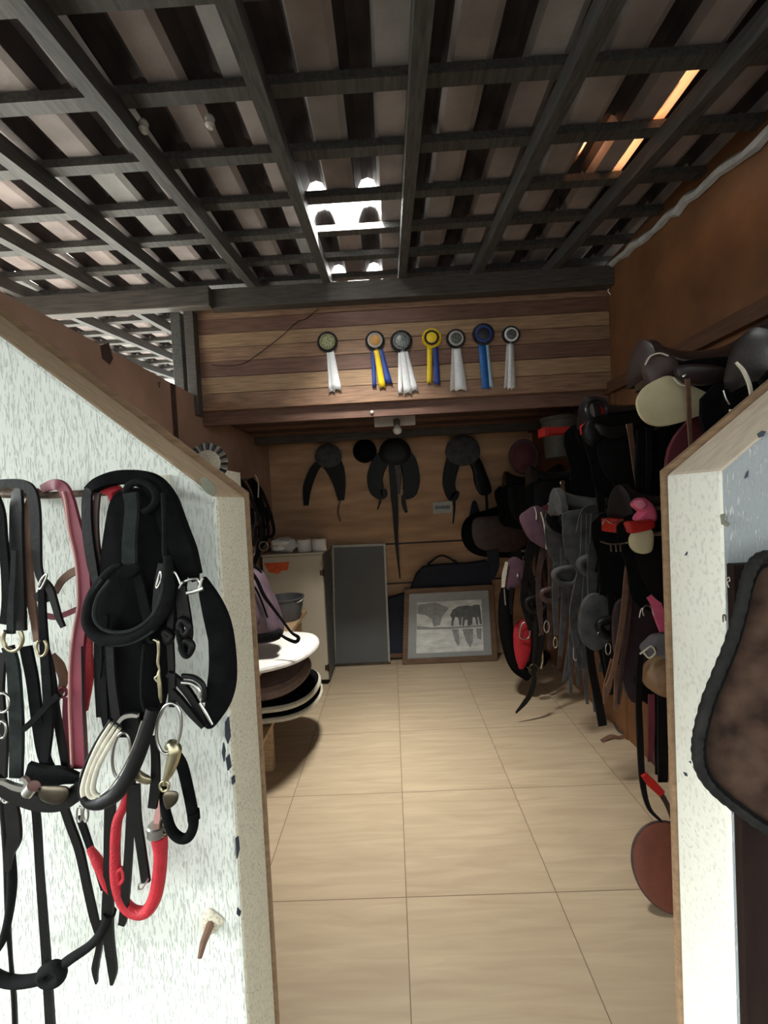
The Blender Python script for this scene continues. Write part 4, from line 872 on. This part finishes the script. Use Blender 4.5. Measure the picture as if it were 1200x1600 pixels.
# upper row
for y, z, lab, m in ((1.10, 1.865, 'dark saddle rack holding the black saddle with cream cord', BRONZE), (1.50, 1.99, 'dark saddle rack under the brown saddle with cream flap', BRONZE), (1.95, 1.905, 'red saddle rack under the black saddle with ring pommel', REDP)):
    rack((0, y, z), lab, m, .50 if y > 1.2 else .36)
t = saddle((1.17, 1.10, 1.88), 'black saddle with cream cord over its side, nearest the grey jamb', LB, LB, FELT, cantle=.17, leather=None)
strapP('cream_cord', [(1150, 566), (1162, 580), (1172, 605), (1176, 640)], [3, 5, 5, 4], .93, CREAML, t)
strapP('cream_cord', [(1140, 641), (1152, 642), (1166, 641)], 3, .93, CREAML, t)
ropeP('steel_hook', [(1130, 610), (1134, 622), (1140, 632)], 1.2, .93, STEEL, t)
t = saddle((1.13, 1.50, 2.005), 'dark brown saddle with large cream felt flap, on the upper row', DBL, CREAM, None, [(995, 625), (1006, 606), (1024, 594), (1042, 588), (1062, 594), (1085, 606), (1112, 618), (1140, 626), (1120, 640), (1085, 652), (1060, 661), (1030, 666), (1010, 660), (998, 645)], cantle=.10, leather=None, rear_flap=False)
strapP('stirrup_leather', [(1074, 592), (1076, 620), (1077, 655), (1079, 698)], [8, 7, 7, 5], 1.33, BRN, t)
puffP('skirt', [(1055, 575), (1075, 570), (1110, 572), (1132, 578), (1128, 594), (1105, 602), (1078, 600), (1060, 590)], 1.345, .03, DBL, t, edge=.5)
puffP('pommel_roll', [(1006, 575), (1012, 558), (1028, 551), (1046, 556), (1056, 570), (1056, 588), (1044, 594), (1020, 604), (1010, 594)], 1.40, .05, DBRN, t, edge=.5)
ropeP('pommel_edge', [(1008, 570), (1016, 557), (1030, 552), (1044, 556)], 1.3, 1.372, CREAML, t)
ropeP('flap_edge', [(1052, 590), (1062, 600), (1074, 604)], 1.2, 1.335, CREAML, t)
MB().lathe([(.003, -.003), (.008, 0), (.003, .003)], at(1070, 587, Y=1.325), (0, -1, 0), 12).build('steel_disc', STEEL, t, smooth=True)
t = saddle((1.14, 1.95, 1.92), 'black saddle with ring pommel and red lining, second row back on the upper racks', LB, BLK, FELT, None, cantle=.08, leather=None)
MB().tube([at(933+16*math.cos(a*PI/9), 640+17*math.sin(a*PI/9), Y=1.86) for a in range(18)], .010, 8, True).build('pommel_ring', LB, t, smooth=True)
puffP('red_lining', [(924, 640), (934, 634), (944, 640), (944, 652), (934, 657), (925, 652)], 1.885, .02, REDP, t)
puffP('skirt', [(930, 662), (950, 668), (975, 666), (990, 660), (986, 676), (965, 684), (945, 682), (934, 674)], 1.79, .03, LB, t, edge=.5)
strapP('stirrup_leather', [(983, 662), (987, 690), (993, 730), (998, 760), (1000, 790)], [10, 8, 9, 10, 9], 1.76, BRN, t)
puffP('knee_roll', [(912, 672), (920, 656), (934, 654), (942, 668), (938, 690), (925, 698), (914, 690)], 1.84, .06, BLK, t, edge=.5)
for y, z, lab in ((2.50, 1.975, 'empty bright red saddle rack above the middle of the right wall'),): rack((0, y, z), lab)

# hanging under the upper row
t = thing('saddle_cloth', 'black saddle cloth hanging under the ring-pommel saddle', 'cloth', at(960, 750, Y=1.92))
puffP('cloth', [(926, 694), (950, 690), (985, 688), (1000, 700), (998, 740), (975, 748), (945, 752), (930, 735)], 1.92, .03, FELT, t, edge=.6)
strapP('strap', [(934, 690), (935, 730), (938, 775), (940, 800)], [16, 16, 13, 10], 1.85, BLK, t); strapP('strap', [(955, 690), (954, 730), (956, 770), (958, 815)], [15, 14, 12, 10], 1.85, BLKW, t)
ringP('buckle', 958, 768, 3, 6, 1, 1.84, STEEL, t)
t = thing('saddle_cloth', 'maroon saddle cloth hanging beneath the cream felt flap', 'cloth', at(1105, 700, Y=1.44))
puffP('cloth', [(1080, 652), (1105, 640), (1138, 628), (1142, 690), (1120, 740), (1060, 780), (1040, 770), (1045, 700)], 1.45, .03, MAROON, t, edge=.6)
strapP('pale_edge', [(1138, 628), (1141, 660), (1141, 690)], 5, 1.43, BRN, t)
t = thing('girth', 'long black girth straps hanging in folds behind the maroon cloth', 'girth', at(1020, 680, Y=1.66))
for a in ([(1005, 672), (1004, 740), (1008, 800), (1004, 870)], [(1024, 668), (1026, 740), (1022, 810), (1026, 870)], [(1040, 668), (1042, 760), (1040, 850), (1044, 930)]): strapP('strap', a, [20, 22, 22, 18], 1.66+random.uniform(-.02, .02), FELT, t, th=.012)
strapP('stitched_strap', [(1014, 668), (1014, 740), (1012, 800)], 9, 1.63, BLKW, t); MB().tube([at(1006, 676, Y=1.66), at(1044, 664, Y=1.66)], .008, 8).build('hanging_bar', RUST, t)

# middle row
for y, z, lab in ((1.62, 1.475, 'red saddle rack with pink pad and cream lobe, at the white jamb'), (2.15, 1.49, 'red saddle rack holding the dusty grey saddle'), (2.85, 1.655, 'red saddle rack behind the grey saddle, with black saddle'), (3.42, 1.66, 'red saddle rack deepest in the room, below the maroon helmet')):
    rack((0, y, z), lab, REDP if y < 2 else BRONZE, .58 if y < 2 else .48)
t = saddle((1.10, 1.62, 1.50), 'black saddle with buckled front, on the middle rack at the white jamb', LB, BLK, FELT, None, cantle=.07, leather=None)
ropeP('steel_arch', [(941, 820), (946, 812), (956, 817), (966, 815), (974, 812)], 1.2, 1.43, STEEL, t)
strapP('stitched_edge', [(938, 846), (952, 850), (966, 850), (980, 848)], 2.5, 1.43, STEEL, t)
for x in (954, 962, 969): strapP('tassel', [(x, 850), (x+1, 862)], 1.6, 1.43, STEEL, t)
t = thing('pad', 'bright pink fleece pad bulging over the end of the red rack', 'pad', at(1002, 812, Y=1.46))
puffP('fleece', [(988, 788), (998, 778), (1010, 782), (1020, 795), (1022, 812), (1008, 816), (992, 812), (1000, 800)], 1.45, .06, PINK, t, edge=.5)
puffP('fold', [(990, 786), (1002, 780), (1010, 790), (1000, 796)], 1.42, .025, mat('light_pink_fabric', L(228, 130, 154), .8), t)
t = thing('pad', 'cream leather lobe with red band, hanging below the pink fleece pad', 'pad', at(1000, 865, Y=1.42))
puffP('lobe', [(984, 842), (990, 832), (1004, 828), (1018, 830), (1018, 856), (1010, 864), (996, 864), (986, 855)], 1.42, .03, CREAM, t, edge=.5)
puffP('red_band', [(977, 815), (998, 814), (1018, 812), (1020, 824), (1004, 830), (984, 833), (979, 826)], 1.405, .03, REDP, t, edge=.5)
t = saddle((1.06, 2.15, 1.505), 'dusty grey saddle with drooping straps, middle row', DUST, DUST, None, None, cantle=.06, leather=DUST, leather_len=.5)
t = saddle((1.17, 2.85, 1.67), 'plain black saddle on the middle row behind the dusty grey one', LB, BLK, FELT, None, cantle=.1, leather=BRN)
t = saddle((1.16, 3.42, 1.675), 'deepest black saddle on the right wall, in the corner by the back wall', LB, BLK, FELT, None, cantle=.1, leather=None)
c = V((XR-.135, 3.15, 1.86))
t = thing('bucket', 'dull grey bucket hanging on the right wall beside the maroon helmet', 'bucket', c)
MB().lathe([(.001, 0), (.105, 0), (.128, .27), (.136, .275), (.136, .30), (.124, .30), (.1, .012), (.001, .012)], c, (0, 0, 1), 28).build('body', mat('dull_grey_bucket', L(88, 84, 78), .6, var=.15), t, smooth=True, angle=50)
MB().tube([c+V((.0+.132*math.cos(a*PI/12), -.02, .29+.10*math.sin(a*PI/12))) for a in range(13)], .004, 6).build('handle', RUST, t, smooth=True)
MB().tube([c+V((0, -.02, .39)), c+V((.136, 0, .39))], .007, 8).build('peg', RUST, t)
c = at(818, 714, Y=3.85)
t = thing('helmet', 'maroon riding helmet hanging in the back right corner', 'helmet', c)
MB().grid(lambda u, v: c+V((.125*math.cos(2*PI*u)*math.cos(v*PI/2), -.01-.13*math.sin(v*PI/2), .15*math.sin(2*PI*u)*math.cos(v*PI/2))), 28, 9, True).build('shell', mat('maroon_velvet', L(104, 52, 58), .7, var=.15, sheen=.3), t, smooth=True)
MB().tube([c+V((.13*math.cos(a*PI/10), -.012, .155*math.sin(a*PI/10))) for a in range(20)], .011, 8, True).build('rim', MAUVE, t, smooth=True)
MB().tube([c, V((XR, c.y, c.z+.02))], .008, 8).build('peg', RUST, t)
t = thing('saddle', 'broad black saddle in the back right corner, spread on a low back-wall rack', 'saddle', at(785, 865, Y=3.86), 'saddles on the right wall racks')
puffP('seat', [(724, 822), (736, 806), (765, 796), (800, 786), (826, 784), (836, 800), (838, 835), (832, 858), (815, 868), (770, 870), (738, 864), (724, 845)], 3.93, .30, FELT, t, edge=.4)
puffP('flap', [(740, 812), (775, 806), (815, 800), (830, 830), (812, 858), (770, 862), (742, 850)], 3.775, .05, DBRN, t, edge=.4)
strapP('girth_strap', [(770, 860), (772, 885), (768, 905)], [20, 16, 8], 3.75, NAVY, t)
MB().tube([at(785, 850, Y=3.9), V((at(785, 850, Y=3.9).x, YB, at(785, 850, Y=3.9).z))], .02, 8).build('bracket', RUST, t)
for k, (x, y) in enumerate(((803, 770), (858, 788))): MB().lathe([(.006, -.003), (.012, 0), (.006, .003)], at(x, y, Y=3.55 if k == 0 else 2.7), (0, -1, 0), 12).build('steel_disc', STEEL, t, smooth=True)  # small steel discs standing in for the glints of the stirrups

t = thing('saddle_cloth', 'mauve quilted saddle cloth with pale piping in front of the black saddles', 'cloth', at(832, 855, Y=2.62))
puffP('cloth', [(812, 810), (822, 798), (838, 790), (850, 800), (852, 830), (854, 856), (838, 850), (824, 838)], 2.62, .05, MAUVE, t, edge=.5)
ropeP('piping', [(845, 800), (850, 818), (853, 845), (854, 858)], 1.2, 2.59, CREAML, t); ropeP('piping', [(835, 792), (838, 802), (838, 812)], 1, 2.59, CREAML, t)
t = thing('saddle_cloth', 'maroon saddle cloth behind the mauve quilted one', 'cloth', at(870, 830, Y=2.66))
puffP('cloth', [(846, 794), (868, 788), (884, 796), (888, 828), (872, 838), (852, 830)], 2.68, .04, MAROON, t, edge=.5)

def bridle_at(label, px, py, Y, drop, spread, m, group, ring=True, seed=0, name='bridle', n=4, w=9, hooks=True):
    rnd = random.Random(seed); t = thing(name, label, name.replace('_', ' '), at(px, py, Y=Y), group)
    if hooks:
        p = at(px, py, Y=Y); MB().tube([p+V((0, .01, 0)), V((XR+.008, p.y+.02, p.z+.01))], .008, 8).build('hook', RUST, t)
    strapP('headpiece', [(px-spread*.5, py+spread*.9), (px-spread*.3, py+2), (px, py-4), (px+spread*.3, py+2), (px+spread*.5, py+spread*.9)], w*1.2, Y-.01, m, t)
    for i in range(n):
        f = (i/(n-1)-.5)*spread if n > 1 else 0; d = drop*rnd.uniform(.62, 1.)
        strapP('strap', [(px+f*.6, py+2), (px+f+rnd.uniform(-6, 6), py+d*.3), (px+f*1.2+rnd.uniform(-8, 8), py+d*.65), (px+f*.7+rnd.uniform(-6, 6), py+d)], [w, w*rnd.uniform(.8, 1.2), w, w*.6], Y-.02-.012*i, m, t)
    yn = py+drop*rnd.uniform(.3, .55)
    ropeP('noseband', [(px-spread*.5, yn), (px-spread*.3, yn+spread*.45), (px+spread*.3, yn+spread*.5), (px+spread*.55, yn), (px+spread*.2, yn-spread*.2)], w*.5, Y-.05, m, t, closed=True)
    if ring:
        ringP('bit_ring', px-spread*rnd.uniform(.1, .3), py+drop*rnd.uniform(.5, .7), 4, 9, 1., Y-.06, STEEL, t); ringP('bit_ring', px+spread*.3, py+drop*rnd.uniform(.6, .8), 3, 8, 1., Y-.05, STEEL, t)
    return t
RGP = 'bridles on the right wall'
bridle_at('dusty grey bridle hanging in front of the grey saddle, leftmost of the two grey ones', 884, 812, 2.30, 270, 34, DUST, RGP, seed=1, w=11, ring=False)
bridle_at('dusty grey bridle with long straps, right of the other grey bridle', 926, 800, 2.0, 250, 38, DUST, RGP, seed=2, w=13)
bridle_at('black bridle hanging behind the mauve halter, nearest the back wall', 838, 850, 2.95, 190, 30, BLK, RGP, seed=3, w=10, ring=False)
bridle_at('dark brown bridle between the mauve cloth and the grey bridles', 860, 850, 2.65, 200, 26, DBRN, RGP, seed=4, w=10)
bridle_at('black bridle with wide straps behind the long brown stirrup leather', 955, 862, 1.92, 230, 36, BLK, RGP, seed=5, w=14)
t = thing('flap', 'rounded dusty black leather flap hanging low among the grey bridles', 'flap', at(935, 1015, Y=1.96))
puffP('leather', [(912, 940), (925, 928), (945, 930), (955, 955), (956, 985), (945, 1008), (925, 1015), (908, 998), (905, 965)], 1.90, .05, DUST, t, edge=.5)
strapP('hanger', [(926, 850), (926, 890), (928, 935)], [14, 18, 20], 1.93, DUST, t); ringP('steel_arch', 940, 990, 6, 3, 1, 1.86, STEEL, t, a0=180, a1=360)
strapP('tail_strap', [(920, 1005), (926, 1050), (934, 1090), (942, 1134)], [12, 13, 14, 14], 1.93, BLK, t)
t = thing('leather_strap', 'pale dusty tie straps trailing to the floor under the grey bridles', 'strap', at(900, 960, Y=2.2))
for a in ([(893, 985), (892, 1030), (892, 1085)], [(901, 990), (902, 1040), (904, 1072)], [(912, 1000), (914, 1060), (918, 1100)], [(924, 1010), (926, 1060), (930, 1112)]): strapP('strap', a, [9, 7, 5], 2.22, DUST, t)
ringP('keeper', 899, 1020, 3, 12, 1, 2.19, STEEL, t)
t = thing('stirrup_leather', 'long thin brown stirrup leather hanging almost to the floor', 'strap', at(990, 830, Y=1.62))
strapP('strap', [(992, 800), (988, 840), (980, 900), (974, 960), (966, 1010), (958, 1050), (948, 1075)], [10, 10, 10, 9, 9, 8, 6], 1.60, BRN, t)
strapP('strap', [(994, 802), (992, 850), (986, 910), (980, 980), (972, 1040), (966, 1100)], [8, 8, 8, 8, 7, 6], 1.615, DBRN, t)
ringP('buckle', 992, 815, 6, 7, 1.2, 1.59, STEEL, t)
t = thing('saddle_flap', 'wide maroon-black saddle flap hanging below the cream lobe', 'flap', at(1000, 1090, Y=1.66))
puffP('leather', [(962, 945), (990, 930), (1022, 935), (1034, 980), (1030, 1040), (1015, 1085), (985, 1095), (968, 1050), (958, 1000)], 1.70, .04, mat('maroon_black_leather', L(46, 30, 34), .6, var=.3), t, edge=.5)
strapP('hanger', [(1000, 868), (998, 900), (1000, 940)], [26, 28, 30], 1.72, FELT, t)
strapP('fringe', [(958, 1030), (950, 1070), (944, 1100)], [8, 14, 3], 1.68, BRN, t); strapP('fringe', [(966, 1040), (966, 1080), (962, 1108)], [12, 14, 6], 1.67, BRN, t)
ropeP('steel_dee', [(999, 965), (1002, 952), (1009, 948)], 1.2, 1.66, STEEL, t)
MB().lathe([(.004, -.003), (.009, 0), (.004, .003)], at(937, 1012, Y=1.9), (0, -1, 0), 12).build('stud', STEEL, t, smooth=True)
t = thing('saddle_cloth', 'maroon cloth edge showing beside the white jamb above the pink strap', 'cloth', at(1040, 935, Y=1.58))
puffP('cloth', [(1014, 872), (1040, 868), (1070, 866), (1075, 930), (1045, 945), (1018, 925)], 1.60, .03, MAROON, t, edge=.6)
t = thing('strap', 'short bright pink strap hanging beside the white jamb', 'strap', at(1030, 930, Y=1.5))
strapP('webbing', [(1016, 930), (1024, 942), (1031, 962), (1042, 985)], [14, 17, 18, 22], 1.50, PINK, t, th=.008); ropeP('wire_loop', [(1006, 962), (1004, 952), (1010, 946), (1018, 950), (1022, 962)], 1.2, 1.50, STEEL, t)
t = thing('cloth_bag', 'grey cloth bag with gathered neck over the tan pad, beside the jamb', 'bag', at(1030, 1030, Y=1.47))
puffP('cloth', [(1002, 1012), (1012, 1000), (1022, 992), (1040, 990), (1062, 1000), (1066, 1030), (1040, 1030), (1022, 1022), (1010, 1026)], 1.47, .06, GREYF, t, edge=.4)
ropeP('gathered_neck', [(1000, 1022), (1008, 1016), (1018, 1010), (1024, 1020), (1014, 1028), (1006, 1020)], 1.4, 1.435, CREAML, t)
o = None; t = thing('pad', 'rounded tan leather pad beneath the grey cloth bag', 'pad', at(1035, 1085, Y=1.5))
puffP('leather', [(1006, 1052), (1018, 1034), (1042, 1026), (1070, 1036), (1078, 1062), (1062, 1082), (1035, 1086), (1012, 1074)], 1.50, .10, TAN, t, edge=.4)
t = thing('harness_straps', 'cluster of black straps with a red keeper hanging low beside the jamb', 'strap', at(1020, 1080, Y=1.5))
strapP('strap', [(1001, 1020), (998, 1080), (1000, 1150), (1004, 1220), (1014, 1262), (1034, 1284)], [9, 10, 11, 10, 7, 4], 1.50, BLK, t)
strapP('strap', [(1018, 1085), (1018, 1140), (1016, 1190)], [10, 11, 8], 1.53, MAROON, t); strapP('strap', [(1036, 1080), (1036, 1150), (1036, 1222)], [18, 18, 16], 1.53, BLK, t); strapP('strap', [(1024, 1080), (1026, 1150), (1027, 1210)], [8, 8, 6], 1.55, BLKW, t)
puffP('mass', [(992, 1060), (1010, 1066), (1030, 1080), (1050, 1085), (1048, 1110), (1020, 1104), (1000, 1090)], 1.57, .05, FELT, t)
strapP('red_keeper', [(1006, 1210), (1018, 1224), (1034, 1240)], [10, 14, 12], 1.49, REDP, t, th=.01); strapP('strap', [(1030, 1236), (1042, 1256), (1052, 1282)], [9, 8, 7], 1.50, DBRN, t)

# black hook board that carries the lower tack
t = thing('hook_rail', 'dark hook rail running along the right wall between the saddle rows', 'rail', (XR-.01, 2.4, 1.38))
MB().box((XR-.022, 1.2, 1.30), (XR+.008, 3.6, 1.38)).build('plank', RAIL, t, bevel=.003)
for i in range(9): MB().tube([(XR-.02, 1.35+i*.25, 1.33), (XR-.12, 1.35+i*.25, 1.335), (XR-.135, 1.35+i*.25, 1.365)], .007, 8).build('hook', RUST, t, smooth=True)

# harness collar standing at the end of the wall, mauve halter above it
t = thing('harness_collar', 'black harness collar with red pad and brass hame, low by the picture', 'harness', at(822, 1050, Y=3.2))
ropeP('collar_roll', [(800, 900), (792, 930), (790, 970), (795, 1010), (806, 1040), (826, 1056)], [9, 12, 12, 11, 10, 9], 3.2, FELT, t)
ropeP('collar_roll', [(816, 900), (832, 930), (836, 970), (836, 1010), (834, 1045)], [9, 11, 11, 10, 8], 3.2, BLK, t)
puffP('red_pad', [(802, 985), (812, 972), (824, 970), (829, 990), (828, 1020), (820, 1040), (810, 1047), (803, 1025)], 3.17, .06, REDR, t, edge=.4)
ropeP('steel_loop', [(812, 994), (814, 978), (822, 972), (828, 980), (826, 996), (817, 998)], 1.2, 3.12, STEEL, t, closed=True)
ropeP('brass_hame', [(843, 990), (848, 998), (847, 1015), (848, 1030), (845, 1044)], [3, 2.4, 2, 2, 3], 3.15, BRASS, t)
ropeP('steel_stirrup', [(788, 920), (789, 935), (790, 945)], 1.5, 3.1, STEEL, t)
strapP('tail_strap', [(833, 1040), (835, 1062), (830, 1082), (820, 1098), (806, 1114)], [6, 8, 8, 8, 3], 2.86, BLK, t)
ringP('dee_ring', 834, 1046, 7, 8, 1.6, 3.1, BRONZE, t)
strapP('hanger', [(806, 860), (808, 880), (808, 905)], [16, 18, 26], 3.22, BLK, t)
p = at(806, 862, Y=3.23); MB().tube([p, V((XR+.006, p.y+.02, p.z+.02))], .009, 8).build('bracket', RUST, t)
c = at(838, 1050, Z=0.0); t = thing('feed_bowl', 'black rubber bowl on the floor behind the harness collar', 'bowl', c)
MB().lathe([(.001, 0), (.13, 0), (.165, .07), (.172, .075), (.172, .085), (.158, .085), (.12, .015), (.001, .015)], c+V((.03, .22, 0)), (0, 0, 1), 28).build('bowl', FELT, t, smooth=True, angle=50)
t = thing('halter', 'small mauve and grey halter with steel stud hanging above the harness collar', 'halter', at(800, 872, Y=3.14))
puffP('cloth', [(784, 898), (792, 878), (804, 870), (816, 878), (820, 900), (812, 914), (796, 922), (786, 912)], 3.12, .05, MAUVE, t, edge=.4)
strapP('pale_strap', [(792, 878), (788, 898), (786, 918)], [5, 7, 5], 3.08, CREAML, t); MB().lathe([(.006, -.004), (.014, 0), (.006, .006)], at(810, 899, Y=3.08), (0, -1, 0), 14).build('stud', STEEL, t, smooth=True)
strapP('tail', [(800, 918), (798, 940), (800, 960)], [8, 6, 5], 3.09, BLK, t)

# on the floor by the jamb
o = MB().strap(cr_([at(940, 1158, Z=.006), at(955, 1150, Z=.02), at(970, 1152, Z=.008), at(990, 1140, Z=.01), at(985, 1110, Z=.05), at(972, 1090, Z=.12)], 6), .022, .005, (0, -.5, 1)).build('strap', BRN, None, smooth=True); tag(o, 'brown strap end curling on the floor tiles by the right wall', 'strap')
o = MB().tube(cr_([at(968, 1105, Z=.09), at(960, 1125, Z=.03), at(966, 1142, Z=.008), at(985, 1150, Z=.007)], 6), .006, 6).build('cord', DUST, None, smooth=True); tag(o, 'grey cord loop resting on the floor tiles by the right wall', 'cord')
c = at(1052, 1345, Y=1.55)
t = thing('leather_pad', 'oval reddish brown leather pad leaning on the floor behind the white jamb', 'pad', V((c.x, 1.56, 0)))
P = cr_([V((c.x+.14*math.cos(a*PI/6), 1.55+.05*math.sin(a*PI/6)+.02, c.z+.135*math.sin(a*PI/6))) for a in range(12)], 4, True)
zmin = min(p.z for p in P); P = [p-V((0, 0, zmin-.006)) for p in P]
MB().puff(P, (0, -1, .35), .04, 6, edge=.5).build('pad', mat('reddish_leather', L(104, 57, 42), .55, var=.15), t, smooth=True)
MB().tube(P, .006, 8, True).build('edge', DBRN, t, smooth=True)

# pegs that carry the loose hanging pieces
def peg(label_start, px, py, Y):
    o = next(q_ for q_ in bpy.data.objects if q_.parent is None and q_.get('label', '').startswith(label_start))
    p = at(px, py, Y=Y); mb = MB(); mb.tube([p, V((XR+.008, p.y+.01, p.z+.012))], .007, 8); mb.build('peg', RUST, o, smooth=True)
peg('short bright pink strap', 1018, 932, 1.51); peg('grey cloth bag', 1040, 1000, 1.48); peg('rounded tan leather', 1040, 1040, 1.51)
peg('cluster of black straps', 1010, 1066, 1.56); peg('wide maroon-black', 1000, 876, 1.72); peg('maroon cloth edge', 1040, 880, 1.60)
peg('maroon saddle cloth hanging', 1100, 650, 1.45); peg('rounded dusty black', 927, 856, 1.94); peg('long thin brown', 992, 808, 1.61)
peg('pale dusty tie', 905, 992, 2.22); peg('mauve quilted', 840, 800, 2.63); peg('maroon saddle cloth behind', 870, 800, 2.68)
peg('black saddle cloth hanging', 960, 700, 1.92); peg('small mauve and grey', 802, 878, 3.13); peg('cream leather lobe', 1002, 836, 1.43); peg('bright pink fleece', 1006, 796, 1.46)
for o in bpy.data.objects:
    if '_o' in o: del o['_o']
